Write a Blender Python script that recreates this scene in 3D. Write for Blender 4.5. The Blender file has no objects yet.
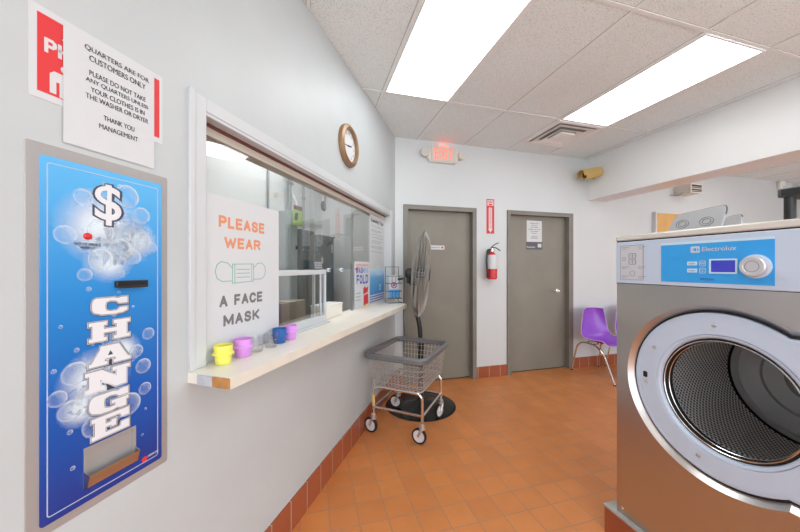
import bpy, math, random
from mathutils import Vector as V, Matrix as MX
random.seed(4)
scn = bpy.context.scene
COL = scn.collection
PI = math.pi

# ------------------------------------------------------------------ materials
def mat(name, col, rough=.5, metal=0., emit=None, es=0., noise=0., nscale=4., bump=0., bscale=60., spec=.5, trans=0., alpha=1., coat=0.):
    m = bpy.data.materials.new(name); m.use_nodes = True
    nt = m.node_tree; b = nt.nodes['Principled BSDF']
    b.inputs['Base Color'].default_value = (*col, 1); b.inputs['Roughness'].default_value = rough
    b.inputs['Metallic'].default_value = metal; b.inputs['Specular IOR Level'].default_value = spec
    b.inputs['Transmission Weight'].default_value = trans; b.inputs['Alpha'].default_value = alpha
    b.inputs['Coat Weight'].default_value = coat
    if emit:
        b.inputs['Emission Color'].default_value = (*emit, 1); b.inputs['Emission Strength'].default_value = es
    tc = nt.nodes.new('ShaderNodeTexCoord')
    if noise:
        n = nt.nodes.new('ShaderNodeTexNoise'); n.inputs['Scale'].default_value = nscale; n.inputs['Detail'].default_value = 5
        r = nt.nodes.new('ShaderNodeValToRGB')
        r.color_ramp.elements[0].position = .3; r.color_ramp.elements[1].position = .7
        r.color_ramp.elements[0].color = (*[c*(1-noise) for c in col], 1); r.color_ramp.elements[1].color = (*[min(1, c*(1+noise)) for c in col], 1)
        nt.links.new(tc.outputs['Object'], n.inputs['Vector']); nt.links.new(n.outputs['Fac'], r.inputs['Fac'])
        nt.links.new(r.outputs['Color'], b.inputs['Base Color'])
    if bump:
        n = nt.nodes.new('ShaderNodeTexNoise'); n.inputs['Scale'].default_value = bscale; n.inputs['Detail'].default_value = 4
        bp = nt.nodes.new('ShaderNodeBump'); bp.inputs['Strength'].default_value = bump; bp.inputs['Distance'].default_value = .01
        nt.links.new(tc.outputs['Object'], n.inputs['Vector']); nt.links.new(n.outputs['Fac'], bp.inputs['Height'])
        nt.links.new(bp.outputs['Normal'], b.inputs['Normal'])
    return m

def tile_mat(name, c1, c2, grout, bw, rh, off=(0, 0, 0), mortar=.004, rough=.4):
    m = mat(name, c1, rough); nt = m.node_tree; b = nt.nodes['Principled BSDF']
    tc = nt.nodes.new('ShaderNodeTexCoord'); mp = nt.nodes.new('ShaderNodeMapping'); mp.inputs['Location'].default_value = off
    br = nt.nodes.new('ShaderNodeTexBrick'); br.offset = 0; br.squash = 1
    br.inputs['Color1'].default_value = (*c1, 1); br.inputs['Color2'].default_value = (*c2, 1); br.inputs['Mortar'].default_value = (*grout, 1)
    br.inputs['Scale'].default_value = 1; br.inputs['Mortar Size'].default_value = mortar; br.inputs['Mortar Smooth'].default_value = .3
    br.inputs['Brick Width'].default_value = bw; br.inputs['Row Height'].default_value = rh; br.inputs['Bias'].default_value = 0
    n = nt.nodes.new('ShaderNodeTexNoise'); n.inputs['Scale'].default_value = 5; n.inputs['Detail'].default_value = 6
    r = nt.nodes.new('ShaderNodeMapRange'); r.inputs['To Min'].default_value = .82; r.inputs['To Max'].default_value = 1.15
    mx = nt.nodes.new('ShaderNodeMix'); mx.data_type = 'RGBA'; mx.blend_type = 'MULTIPLY'; mx.inputs['Factor'].default_value = 1
    L = nt.links.new
    L(tc.outputs['Object'], mp.inputs['Vector']); L(mp.outputs['Vector'], br.inputs['Vector']); L(tc.outputs['Object'], n.inputs['Vector'])
    L(n.outputs['Fac'], r.inputs['Value']); L(br.outputs['Color'], mx.inputs['A']); L(r.outputs['Result'], mx.inputs['B'])
    L(mx.outputs['Result'], b.inputs['Base Color'])
    bp = nt.nodes.new('ShaderNodeBump'); bp.inputs['Strength'].default_value = .5; bp.inputs['Distance'].default_value = .003; bp.invert = True
    L(br.outputs['Fac'], bp.inputs['Height']); L(bp.outputs['Normal'], b.inputs['Normal'])
    return m

def glass_mat(name, tint=(.97, .985, .98), ior=1.5, gain=1.):
    m = bpy.data.materials.new(name); m.use_nodes = True; nt = m.node_tree; nt.nodes.clear()
    o = nt.nodes.new('ShaderNodeOutputMaterial'); t = nt.nodes.new('ShaderNodeBsdfTransparent'); t.inputs['Color'].default_value = (*tint, 1)
    g = nt.nodes.new('ShaderNodeBsdfGlossy'); g.inputs['Roughness'].default_value = 0.0
    f = nt.nodes.new('ShaderNodeFresnel'); f.inputs['IOR'].default_value = ior
    mx = nt.nodes.new('ShaderNodeMixShader')
    k = nt.nodes.new('ShaderNodeMath'); k.operation = 'MULTIPLY'; k.inputs[1].default_value = gain; k.use_clamp = True
    L = nt.links.new
    ge = nt.nodes.new('ShaderNodeNewGeometry'); mr = nt.nodes.new('ShaderNodeMapRange')     # same reflectance on entry and exit of the sheet
    mr.inputs['To Min'].default_value = ior; mr.inputs['To Max'].default_value = 1/ior
    L(ge.outputs['Backfacing'], mr.inputs['Value']); L(mr.outputs['Result'], f.inputs['IOR'])
    L(f.outputs[0], k.inputs[0]); L(k.outputs[0], mx.inputs['Fac']); L(t.outputs[0], mx.inputs[1]); L(g.outputs[0], mx.inputs[2]); L(mx.outputs[0], o.inputs['Surface'])
    return m

def ceiling_mat():
    m = mat('acoustic_tile', (.70, .68, .65), .9); nt = m.node_tree; b = nt.nodes['Principled BSDF']; L = nt.links.new
    tc = nt.nodes.new('ShaderNodeTexCoord')
    n = nt.nodes.new('ShaderNodeTexNoise'); n.inputs['Scale'].default_value = 120; n.inputs['Detail'].default_value = 3
    r = nt.nodes.new('ShaderNodeValToRGB'); r.color_ramp.elements[0].position = .35; r.color_ramp.elements[1].position = .47
    r.color_ramp.elements[0].color = (.74, .73, .72, 1)
    n2 = nt.nodes.new('ShaderNodeTexNoise'); n2.inputs['Scale'].default_value = 1.3; n2.inputs['Detail'].default_value = 4
    r2 = nt.nodes.new('ShaderNodeValToRGB'); r2.color_ramp.elements[0].position = .35; r2.color_ramp.elements[1].position = .65
    r2.color_ramp.elements[0].color = (.80, .88, .89, 1); r2.color_ramp.elements[1].color = (.83, .915, .94, 1)
    mx = nt.nodes.new('ShaderNodeMix'); mx.data_type = 'RGBA'; mx.blend_type = 'MULTIPLY'; mx.inputs['Factor'].default_value = 1
    L(tc.outputs['Object'], n.inputs['Vector']); L(tc.outputs['Object'], n2.inputs['Vector']); L(n.outputs['Fac'], r.inputs['Fac']); L(n2.outputs['Fac'], r2.inputs['Fac'])
    L(r2.outputs['Color'], mx.inputs['A']); L(r.outputs['Color'], mx.inputs['B']); L(mx.outputs['Result'], b.inputs['Base Color'])
    return m

def brushed(name, col, rough=.32, sx=4, sy=300, amt=.05):
    m = mat(name, col, rough, 1.0); nt = m.node_tree; b = nt.nodes['Principled BSDF']; L = nt.links.new
    tc = nt.nodes.new('ShaderNodeTexCoord'); mp = nt.nodes.new('ShaderNodeMapping'); mp.inputs['Scale'].default_value = (sx, sy, sx)
    n = nt.nodes.new('ShaderNodeTexNoise'); n.inputs['Scale'].default_value = 1; n.inputs['Detail'].default_value = 3
    r = nt.nodes.new('ShaderNodeMapRange'); r.inputs['To Min'].default_value = rough-amt; r.inputs['To Max'].default_value = rough+amt
    L(tc.outputs['Object'], mp.inputs['Vector']); L(mp.outputs['Vector'], n.inputs['Vector']); L(n.outputs['Fac'], r.inputs['Value']); L(r.outputs['Result'], b.inputs['Roughness'])
    return m

def drum_mat():
    # perforated stainless sheet: rows of round holes, read from the drum's own UV map
    m = mat('perforated_steel', (.70, .69, .68), .45, .35); nt = m.node_tree; b = nt.nodes['Principled BSDF']; L = nt.links.new
    uv = nt.nodes.new('ShaderNodeUVMap'); uv.uv_map = 'UVMap'
    vo = nt.nodes.new('ShaderNodeTexVoronoi'); vo.inputs['Scale'].default_value = 1; vo.inputs['Randomness'].default_value = 0; vo.voronoi_dimensions = '2D'
    r = nt.nodes.new('ShaderNodeValToRGB'); r.color_ramp.elements[0].position = .30; r.color_ramp.elements[1].position = .38
    r.color_ramp.elements[0].color = (.035, .035, .035, 1); r.color_ramp.elements[1].color = (.78, .775, .77, 1)
    L(uv.outputs['UV'], vo.inputs['Vector']); L(vo.outputs['Distance'], r.inputs['Fac']); L(r.outputs['Color'], b.inputs['Base Color'])
    bp = nt.nodes.new('ShaderNodeBump'); bp.inputs['Strength'].default_value = .6; bp.inputs['Distance'].default_value = .004
    L(vo.outputs['Distance'], bp.inputs['Height']); L(bp.outputs['Normal'], b.inputs['Normal'])
    return m

def grad_mat(name, stops, z0, z1, rough=.3):
    # printed vertical blend of inks, read along the panel's own height
    m = mat(name, stops[0][1], rough); nt = m.node_tree; b = nt.nodes['Principled BSDF']; L = nt.links.new
    tc = nt.nodes.new('ShaderNodeTexCoord'); sp = nt.nodes.new('ShaderNodeSeparateXYZ')
    mr = nt.nodes.new('ShaderNodeMapRange'); mr.inputs['From Min'].default_value = z0; mr.inputs['From Max'].default_value = z1
    r = nt.nodes.new('ShaderNodeValToRGB')
    els = r.color_ramp.elements
    while len(els) < len(stops): els.new(.5)
    for e, (p, c) in zip(els, stops): e.position = p; e.color = (*c, 1)
    L(tc.outputs['Object'], sp.inputs[0]); L(sp.outputs['Y'], mr.inputs['Value']); L(mr.outputs['Result'], r.inputs['Fac']); L(r.outputs['Color'], b.inputs['Base Color'])
    return m

def bubble_mat():
    m = bpy.data.materials.new('bubble_ink'); m.use_nodes = True; nt = m.node_tree; b = nt.nodes['Principled BSDF']; L = nt.links.new
    b.inputs['Base Color'].default_value = (.80, .90, .97, 1); b.inputs['Roughness'].default_value = .3
    at = nt.nodes.new('ShaderNodeAttribute'); at.attribute_name = 'ink'
    L(at.outputs['Fac'], b.inputs['Alpha'])
    return m

# ------------------------------------------------------------------ mesh builder
class MB:
    def __init__(s): s.v = []; s.f = []; s.ink = []
    def add(s, vs, fs, M=None):
        o = len(s.v)
        s.v += [tuple(M @ V(p)) if M else tuple(p) for p in vs]
        s.f += [tuple(i+o for i in f) for f in fs]
        return s
    def box(s, x0, x1, y0, y1, z0, z1, M=None):
        vs = [(x, y, z) for z in (z0, z1) for y in (y0, y1) for x in (x0, x1)]
        return s.add(vs, [(0, 2, 3, 1), (4, 5, 7, 6), (0, 1, 5, 4), (2, 6, 7, 3), (0, 4, 6, 2), (1, 3, 7, 5)], M)
    def prism(s, poly, z0, z1, M=None):
        a = sum(poly[i][0]*poly[(i+1) % len(poly)][1]-poly[(i+1) % len(poly)][0]*poly[i][1] for i in range(len(poly)))
        if a < 0: poly = poly[::-1]
        n = len(poly)
        vs = [(x, y, z0) for x, y in poly]+[(x, y, z1) for x, y in poly]
        fs = [tuple(range(n))[::-1], tuple(range(n, 2*n))]+[(i, (i+1) % n, n+(i+1) % n, n+i) for i in range(n)]
        return s.add(vs, fs, M)
    def lathe(s, prof, seg=32, M=None, a0=0, a1=2*PI):
        # profile (r, z) turned about local z
        n = len(prof); vs = []; fs = []
        for k in range(seg):
            a = 2*PI*k/seg; vs += [(r*math.cos(a), r*math.sin(a), z) for r, z in prof]
        for k in range(seg):
            k2 = (k+1) % seg
            for i in range(n-1): fs.append((k*n+i, k2*n+i, k2*n+i+1, k*n+i+1))
        if prof[0][0] > 1e-6: fs.append(tuple(k*n for k in range(seg))[::-1])
        if prof[-1][0] > 1e-6: fs.append(tuple(k*n+n-1 for k in range(seg)))
        return s.add(vs, fs, M)
    def ring(s, prof, seg=48, M=None):
        # closed profile loop turned about local z
        n = len(prof); vs = []; fs = []
        for k in range(seg):
            a = 2*PI*k/seg; vs += [(r*math.cos(a), r*math.sin(a), z) for r, z in prof]
        for k in range(seg):
            k2 = (k+1) % seg
            for i in range(n):
                j = (i+1) % n; fs.append((k*n+i, k2*n+i, k2*n+j, k*n+j))
        return s.add(vs, fs, M)
    def tube(s, pts, r, seg=8, closed=False, M=None):
        pts = [V(p) for p in pts]; n = len(pts); vs = []; fs = []
        rr = r if isinstance(r, (list, tuple)) else [r]*n
        prev = None
        for i, p in enumerate(pts):
            if closed: t = pts[(i+1) % n]-pts[i-1]
            else: t = pts[min(i+1, n-1)]-pts[max(i-1, 0)]
            t.normalize()
            if prev is None:
                u = t.orthogonal().normalized()
            else:
                u = prev-t*prev.dot(t)
                if u.length < 1e-5: u = t.orthogonal()
                u.normalize()
            prev = u; w = t.cross(u)
            for k in range(seg):
                a = 2*PI*k/seg; vs.append(tuple(p+(u*math.cos(a)+w*math.sin(a))*rr[i]))
        m = n if closed else n-1
        for i in range(m):
            j = (i+1) % n
            for k in range(seg):
                k2 = (k+1) % seg; fs.append((i*seg+k, i*seg+k2, j*seg+k2, j*seg+k))
        if not closed: fs += [tuple(range(seg))[::-1], tuple((n-1)*seg+k for k in range(seg))]
        return s.add(vs, fs, M)
    def stroke(s, pts, w, z0=0, z1=.0006, closed=False):
        n = len(pts)
        for i in range(n if closed else n-1):
            a = V(pts[i]).to_2d() if len(pts[i]) > 2 else V(pts[i]); b = V(pts[(i+1) % n])
            d = (b-a)
            if d.length < 1e-6: continue
            d.normalize(); q = V((-d.y, d.x))*w/2; e = d*w*.35
            s.prism([tuple(a-e+q), tuple(a-e-q), tuple(b+e-q), tuple(b+e+q)], z0, z1+(i % 4)*.00006)
        return s
    def text(s, body, x, y, w=None, h=None, z=.0004, ext=.0003, bold=.07, off=0., align='C', M=None):
        c = bpy.data.curves.new('t', 'FONT'); c.body = body; c.size = 1; c.extrude = 0; c.offset = off; c.resolution_u = 4
        o = bpy.data.objects.new('t', c); COL.objects.link(o)
        bpy.context.view_layer.update()
        me = bpy.data.meshes.new_from_object(o.evaluated_get(bpy.context.evaluated_depsgraph_get()))
        vs = [v.co.copy() for v in me.vertices]; fs = [tuple(p.vertices) for p in me.polygons]
        bpy.data.objects.remove(o); bpy.data.curves.remove(c); bpy.data.meshes.remove(me)
        if not vs: return s
        x0 = min(v.x for v in vs); x1 = max(v.x for v in vs); y0 = min(v.y for v in vs); y1 = max(v.y for v in vs)
        sy = h/(y1-y0) if h else w/(x1-x0); sx = w/(x1-x0) if w else sy
        W = (x1-x0)*sx; ox = {'C': -W/2, 'L': 0, 'R': -W}[align]
        H = (y1-y0)*sy
        for dz, dx in (((0, -bold*H/2), (.0002, bold*H/2)) if bold else ((0, 0),)):
            s.add([(x+ox+dx+(v.x-x0)*sx, y+(v.y-y0)*sy, z+dz) for v in vs], fs, M)
        return s
    def build(s, name, m, parent=None, M=None, bevel=0., bseg=2, ang=35, smooth=True):
        me = bpy.data.meshes.new(name); me.from_pydata(s.v, [], s.f); me.update()
        if smooth:
            for p in me.polygons: p.use_smooth = True
            me.set_sharp_from_angle(angle=math.radians(ang))
        o = bpy.data.objects.new(name, me); COL.objects.link(o); me.materials.append(m)
        if bevel:
            b = o.modifiers.new('bevel', 'BEVEL'); b.width = bevel; b.segments = bseg; b.limit_method = 'ANGLE'; b.angle_limit = math.radians(40)
        if parent: o.parent = parent
        elif M is not None: o.matrix_world = M
        return o

GL = {'A': [[(0, 0), (.5, 1), (1, 0)], [(.2, .33), (.8, .33)]], 'C': [[(1, .76), (.82, .95), (.5, 1), (.18, .9), (0, .62), (0, .38), (.18, .1), (.5, 0), (.82, .05), (1, .24)]],
 'D': [[(0, 0), (0, 1), (.5, 1), (.85, .88), (1, .62), (1, .38), (.85, .12), (.5, 0), (0, 0)]], 'E': [[(1, 1), (0, 1), (0, 0), (1, 0)], [(0, .52), (.88, .52)]], 'F': [[(1, 1), (0, 1), (0, 0)], [(0, .5), (.85, .5)]],
 'H': [[(0, 0), (0, 1)], [(1, 0), (1, 1)], [(0, .52), (1, .52)]], 'I': [[(.5, 0), (.5, 1)]], 'K': [[(0, 0), (0, 1)], [(1, 1), (0, .38)], [(.3, .56), (1, 0)]], 'L': [[(0, 1), (0, 0), (1, 0)]],
 'M': [[(0, 0), (0, 1), (.5, .18), (1, 1), (1, 0)]], 'N': [[(0, 0), (0, 1), (1, 0), (1, 1)]], 'O': [[(.5, 0), (.18, .1), (0, .38), (0, .62), (.18, .9), (.5, 1), (.82, .9), (1, .62), (1, .38), (.82, .1), (.5, 0)]],
 'P': [[(0, 0), (0, 1), (.7, 1), (.95, .9), (1, .75), (.95, .6), (.7, .48), (0, .48)]], 'R': [[(0, 0), (0, 1), (.7, 1), (.95, .9), (1, .75), (.95, .6), (.7, .5), (0, .5)], [(.55, .5), (1, 0)]],
 'S': [[(.95, .78), (.8, .95), (.5, 1), (.2, .95), (.05, .78), (.15, .6), (.5, .52), (.85, .42), (1, .25), (.85, .06), (.5, 0), (.15, .06), (0, .25)]], 'T': [[(0, 1), (1, 1)], [(.5, 1), (.5, 0)]],
 'W': [[(0, 1), (.25, 0), (.5, .85), (.75, 0), (1, 1)]], 'X': [[(0, 0), (1, 1)], [(0, 1), (1, 0)]], 'Y': [[(0, 1), (.5, .48), (1, 1)], [(.5, .48), (.5, 0)]]}
def bold_text(mb, body, xc, y0, w, h, z, wt=.20, ext=.0004):
    wid = {'I': .12, 'M': .82, 'W': 1.05, ' ': .25, 'L': .5, 'E': .55, 'F': .52, 'S': .60, 'P': .58}
    ws = [wid.get(c, .64) for c in body]; th = wt*h; gap = .14+wt
    tot = sum(ws)+gap*(len(body)-1)+wt; k = w/(tot*h)
    x = xc-w/2+th/2; nst = 0
    for c, cw in zip(body, ws):
        for st in GL.get(c, []):
            nst += 1; mb.stroke([(x+p[0]*cw*h*k, y0+th*.5+p[1]*(h-th)) for p in st], th, z, z+ext+(nst % 2)*.00003)
        x += (cw+gap)*h*k
    return mb

def shape2d(loops, z0, z1, bevel=0., M=None):
    """plate with holes: 2D curve fill extruded; returns verts, faces"""
    c = bpy.data.curves.new('s', 'CURVE'); c.dimensions = '2D'; c.fill_mode = 'BOTH'
    c.extrude = (z1-z0)/2-bevel; c.bevel_depth = bevel; c.bevel_resolution = 2; c.offset = -bevel
    for lp in loops:
        sp = c.splines.new('POLY'); sp.points.add(len(lp)-1); sp.use_cyclic_u = True
        for q, p in zip(sp.points, lp): q.co = (p[0], p[1], 0, 1)
    o = bpy.data.objects.new('s', c); COL.objects.link(o); bpy.context.view_layer.update()
    me = bpy.data.meshes.new_from_object(o.evaluated_get(bpy.context.evaluated_depsgraph_get()))
    vs = [(v.co.x, v.co.y, v.co.z+(z0+z1)/2) for v in me.vertices]; fs = [tuple(p.vertices) for p in me.polygons]
    bpy.data.objects.remove(o); bpy.data.curves.remove(c); bpy.data.meshes.remove(me)
    return vs, fs
def circ(cx, cy, r, n=64, a0=0., a1=2*PI, ry=None):
    ry = ry or r
    full = abs(a1-a0-2*PI) < 1e-6
    return [(cx+r*math.cos(a0+(a1-a0)*k/(n if full else n-1)), cy+ry*math.sin(a0+(a1-a0)*k/(n if full else n-1))) for k in range(n)]
def rrect(x0, x1, y0, y1, r, n=6):
    o = []
    for cx, cy, a in ((x1-r, y1-r, 0), (x0+r, y1-r, PI/2), (x0+r, y0+r, PI), (x1-r, y0+r, 3*PI/2)):
        o += [(cx+r*math.cos(a+PI/2*k/n), cy+r*math.sin(a+PI/2*k/n)) for k in range(n+1)]
    return o
def rounded(pts, r, n=6):
    """round the corners of an open 3-D polyline"""
    pts = [V(p) for p in pts]; o = [pts[0]]
    for i in range(1, len(pts)-1):
        a = (pts[i-1]-pts[i]); b = (pts[i+1]-pts[i]); q = min(r, a.length*.49, b.length*.49)
        p0 = pts[i]+a.normalized()*q; p1 = pts[i]+b.normalized()*q
        for k in range(n+1):
            t = k/n; o.append(p0*(1-t)**2+pts[i]*2*t*(1-t)+p1*t*t)
    return o+[pts[-1]]

def tag(o, label=None, cat=None, group=None, kind=None):
    if label: o['label'] = label
    if cat: o['category'] = cat
    if group: o['group'] = group
    if kind: o['kind'] = kind
    return o
def thing(name, label, cat, M, group=None):
    o = bpy.data.objects.new(name, None); COL.objects.link(o); o.matrix_world = M; o.empty_display_size = .1
    return tag(o, label, cat, group)
def structure(name, M=None):
    o = bpy.data.objects.new(name, None); COL.objects.link(o)
    if M is not None: o.matrix_world = M
    o['kind'] = 'structure'; return o
def dup(root, M, label, group=None):
    r = root.copy(); COL.objects.link(r); r.matrix_world = M; r['label'] = label
    if group: r['group'] = group
    for ch in list(root.children):
        c = ch.copy(); COL.objects.link(c); c.parent = r
        for g in ch.children:
            d = g.copy(); COL.objects.link(d); d.parent = c
    return r

# ------------------------------------------------------------------ frames of the place (metres; camera stands over the origin)
CEIL = 2.96; FY = 3.604
la = math.radians(30.45)
LD = V((math.sin(la), math.cos(la), 0)); LN = V((math.cos(la), -math.sin(la), 0)); CORNER = V((.957, FY, 0))
def frame(o, x, y, n): return MX(((x.x, y.x, n.x, o.x), (x.y, y.y, n.y, o.y), (x.z, y.z, n.z, o.z), (0, 0, 0, 1)))
UP = V((0, 0, 1))
def LW(s, z, off=0): return frame(CORNER-LD*s+LN*off+UP*z, LD, UP, LN)            # on the left wall, x to the right, y up, z out
def FW(x, z, off=0): return frame(V((x, FY-off, z)), V((1, 0, 0)), UP, V((0, -1, 0)))    # on the far wall
def T(x, y, z, rz=0): return MX.Translation((x, y, z)) @ MX.Rotation(rz, 4, 'Z')

# ------------------------------------------------------------------ palette
M = {}
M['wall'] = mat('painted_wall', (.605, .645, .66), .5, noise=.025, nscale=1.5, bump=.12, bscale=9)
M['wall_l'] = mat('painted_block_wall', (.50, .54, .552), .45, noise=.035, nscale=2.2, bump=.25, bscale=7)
M['office'] = mat('office_wall_paint', (.80, .81, .81), .6, noise=.03, nscale=2)
M['ceil'] = ceiling_mat()
M['grid'] = mat('grid_paint', (.82, .87, .88), .5)
M['floor'] = tile_mat('quarry_tile', (.57, .20, .055), (.63, .23, .065), (.44, .215, .105), .16, .16, (-.58+.48, -2.048+.16*20, 0), .0045, .42)
M['base_l'] = tile_mat('base_tile', (.33, .085, .035), (.36, .095, .04), (.48, .36, .28), .16, 2., (.03, 1., 0), .004, .35)
M['trim'] = mat('white_trim_paint', (.57, .60, .62), .35)
M['door'] = mat('taupe_door_paint', (.215, .205, .17), .42, noise=.06, nscale=3)
M['frame'] = mat('taupe_frame_paint', (.20, .192, .165), .4, noise=.08, nscale=6)
M['dark'] = mat('dark_gap', (.03, .028, .025), .8)
M['steel'] = brushed('brushed_steel', (.55, .53, .515), .3)
M['chrome'] = mat('chrome', (.75, .74, .72), .18, 1.)
M['zinc'] = mat('zinc_wire', (.60, .59, .58), .35, .8)
M['greypl'] = mat('grey_bumper', (.15, .155, .165), .5)
M['black'] = mat('black_plastic', (.012, .012, .013), .35)
M['blackm'] = mat('black_enamel', (.014, .014, .015), .18)
M['white'] = mat('white_paper', (.61, .63, .65), .6)
M['whitepl'] = mat('white_plastic', (.78, .77, .74), .4)
M['ink'] = mat('dark_ink', (.045, .045, .05), .6)
M['greyink'] = mat('grey_ink', (.17, .165, .165), .6)
M['orange'] = mat('orange_ink', (.70, .28, .15), .6)
M['teal'] = mat('teal_ink', (.17, .42, .36), .6)
M['red'] = mat('red_ink', (.66, .03, .035), .5)
M['redgl'] = mat('red_enamel', (.60, .02, .025), .25)
M['blueink'] = mat('navy_ink', (.03, .07, .42), .5)
M['skyink'] = mat('sky_blue_ink', (.10, .36, .74), .5)
M['paleblue'] = mat('pale_blue_ink', (.55, .75, .88), .5)
M['counter'] = mat('cream_laminate', (.80, .77, .69), .35, noise=.03, nscale=3)
M['edge'] = mat('counter_edge', (.70, .66, .57), .45, noise=.06, nscale=8)
M['wood'] = mat('bare_wood', (.50, .24, .07), .6, noise=.2, nscale=30)
M['ply'] = mat('birch_board', (.66, .39, .14), .5, noise=.08, nscale=6)
M['gold'] = mat('gold_plastic', (.72, .52, .20), .32, .6)
M['bronze'] = mat('bronze_rim', (.30, .185, .10), .35, .4)
M['glass'] = glass_mat('window_glass', (.97, .985, .982), 1.75, 1.45)
M['acrylic'] = glass_mat('clear_plastic', (.985, .985, .99), 1.45, 1.)
M['yellow'] = mat('yellow_plastic', (.82, .78, .13), .35)
M['purple'] = mat('orchid_plastic', (.68, .30, .76), .35)
M['navy'] = mat('blue_plastic', (.02, .11, .38), .35)
M['chair'] = mat('purple_shell', (.27, .075, .56), .22, noise=.08, nscale=5)
M['chairrim'] = mat('worn_shell_edge', (.62, .52, .68), .5)
M['panel'] = mat('lavender_grey_plastic', (.53, .62, .755), .38)
M['cap'] = mat('cream_cap', (.72, .69, .63), .25, .3)
M['bluepan'] = mat('control_blue', (.035, .36, .83), .3)
M['lcd'] = mat('lcd_screen', (.03, .03, .30), .15, emit=(.05, .06, .55), es=.5)
M['gasket'] = mat('black_gasket', (.01, .01, .011), .5)
M['drum'] = drum_mat()
M['drumback'] = mat('spun_steel', (.50, .50, .50), .4, .35)
M['cab'] = mat('electrical_grey', (.13, .165, .18), .5, noise=.05)
M['cabl'] = mat('pale_grey_steel', (.40, .45, .45), .5)
M['conduit'] = mat('galvanised', (.40, .42, .43), .4, .8)
M['lime'] = mat('lime_packet', (.38, .58, .10), .4)
M['maroon'] = mat('maroon_card', (.16, .045, .04), .5)
M['bubbles'] = bubble_mat()
M['lens'] = mat('light_lens', (.9, .9, .9), .5, emit=(.95, .985, 1.), es=7.6)
M['exitlit'] = mat('lit_red_letters', (.8, .2, .15), .5, emit=(1., .18, .12), es=1.0)
M['exitface'] = mat('exit_face', (.66, .58, .52), .5)
M['ivory'] = mat('ivory_plastic', (.70, .68, .62), .45)
M['concrete'] = mat('curb_concrete', (.36, .35, .32), .8, noise=.12, nscale=20)
M['lid'] = mat('grey_lid_plastic', (.42, .425, .44), .45)
M['lidrim'] = mat('dark_lid_rim', (.11, .11, .12), .45)
M['cagewire'] = mat('fan_wire', (.40, .39, .36), .35, .6)
M['blade'] = mat('fan_blade', (.42, .41, .38), .4, .6)
M['brown'] = mat('brown_card', (.30, .25, .19), .7)
M['darkgrey'] = mat('dark_grey_plastic', (.09, .095, .11), .5)
M['beige'] = mat('beige_wood_head', (.55, .50, .43), .5)
M['shade'] = mat('smoked_disc', (.20, .21, .21), .3)

# ------------------------------------------------------------------ room shell
def struct_box(name, b, m, Mx=None, **k):
    o = MB().box(*b).build(name, m, None, Mx, smooth=False, **k); o['kind'] = 'structure'; return o
struct_box('floor', (-4.2, 8.9, -3.2, 5.6, -.06, 0), M['floor'])
ceil = struct_box('ceiling', (-4.2, 8.9, -3.2, 5.6, CEIL, CEIL+.06), M['ceil'])
g = MB()
GX = [-.015+.625*k for k in range(-5, 14)]; GY = [1.43+1.27*k for k in range(-4, 3)]
hw = .0115
def wall_y(x): return FY-(CORNER.x-x)*LD.y/LD.x     # where a grid line meets the left wall
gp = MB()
for x in GX:
    y1 = min(FY, wall_y(x)) if x < CORNER.x else FY
    if 3.80 < x < 4.15: continue
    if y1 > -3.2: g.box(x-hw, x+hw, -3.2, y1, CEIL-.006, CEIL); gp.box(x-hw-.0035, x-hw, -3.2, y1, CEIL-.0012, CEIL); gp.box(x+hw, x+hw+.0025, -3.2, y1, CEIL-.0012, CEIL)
for y in GY:
    if y > FY: continue
    x0 = CORNER.x-(FY-y)*LD.x/LD.y
    for a, b in ((x0, 3.81), (4.145, 8.5)):
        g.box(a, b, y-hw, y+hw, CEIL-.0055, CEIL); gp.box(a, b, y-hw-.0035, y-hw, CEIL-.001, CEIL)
g.build('ceiling_grid', M['grid'], ceil, smooth=False); gp.build('bar_shade_strip', mat('tile_gap_shadow', (.38, .35, .32), .9), ceil, smooth=False)  # dark strips beside the bars paint in the shade at the tile edges

def far_wall():
    m = MB(); t = .14
    for x0, x1, z0, z1 in ((.95, 1.10, 0, CEIL), (1.10, 1.99, 2.13, CEIL), (1.99, 2.51, 0, CEIL), (2.51, 3.48, 2.13, CEIL), (3.48, 8.7, 0, CEIL)):
        m.box(x0, x1, z0, z1, -t, 0)
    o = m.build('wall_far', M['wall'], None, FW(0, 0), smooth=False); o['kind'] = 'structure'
far_wall()
def left_wall():
    m = MB(); t = .12
    for s0, s1, z0, z1 in ((2.645, 7.4, 0, CEIL), (.205, 2.645, 0, 1.01), (.205, 2.645, 2.005, CEIL), (-.55, .205, 0, CEIL)):
        m.box(-s1, -s0 if s0 > 0 else -s0, z0, z1, -t, 0)
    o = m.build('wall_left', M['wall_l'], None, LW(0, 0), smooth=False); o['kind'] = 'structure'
left_wall()
struct_box('wall_right', (8.5, 8.64, -3.2, FY, 0, CEIL), M['wall'])
struct_box('wall_soffit', (3.81, 4.145, -3.2, FY, 2.372, CEIL), mat('beam_paint', (.79, .805, .80), .35, noise=.02, nscale=1.5))
struct_box('wall_office_back', (-3.4, .56, 0, CEIL, -1.32, -1.2), M['office'], LW(0, 0))
struct_box('wall_office_end', (.449, .56, 0, CEIL, -1.2, -.12), M['office'], LW(0, 0))
struct_box('wall_office_near', (-3.5, -3.4, 0, CEIL, -1.32, -.12), M['office'], LW(0, 0))
# tiled bases
struct_box('baseboard_left', (-7.4, -.0, 0, .165, 0, .012), M['base_l'], LW(0, 0))
m = MB()
for x0, x1 in ((.97, 1.06), (2.025, 2.478), (3.54, 8.5)): m.box(x0, x1, 0, .142, 0, .012)
o = m.build('baseboard_far', M['base_l'], None, FW(0, 0), smooth=False); o['kind'] = 'structure'

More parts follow.
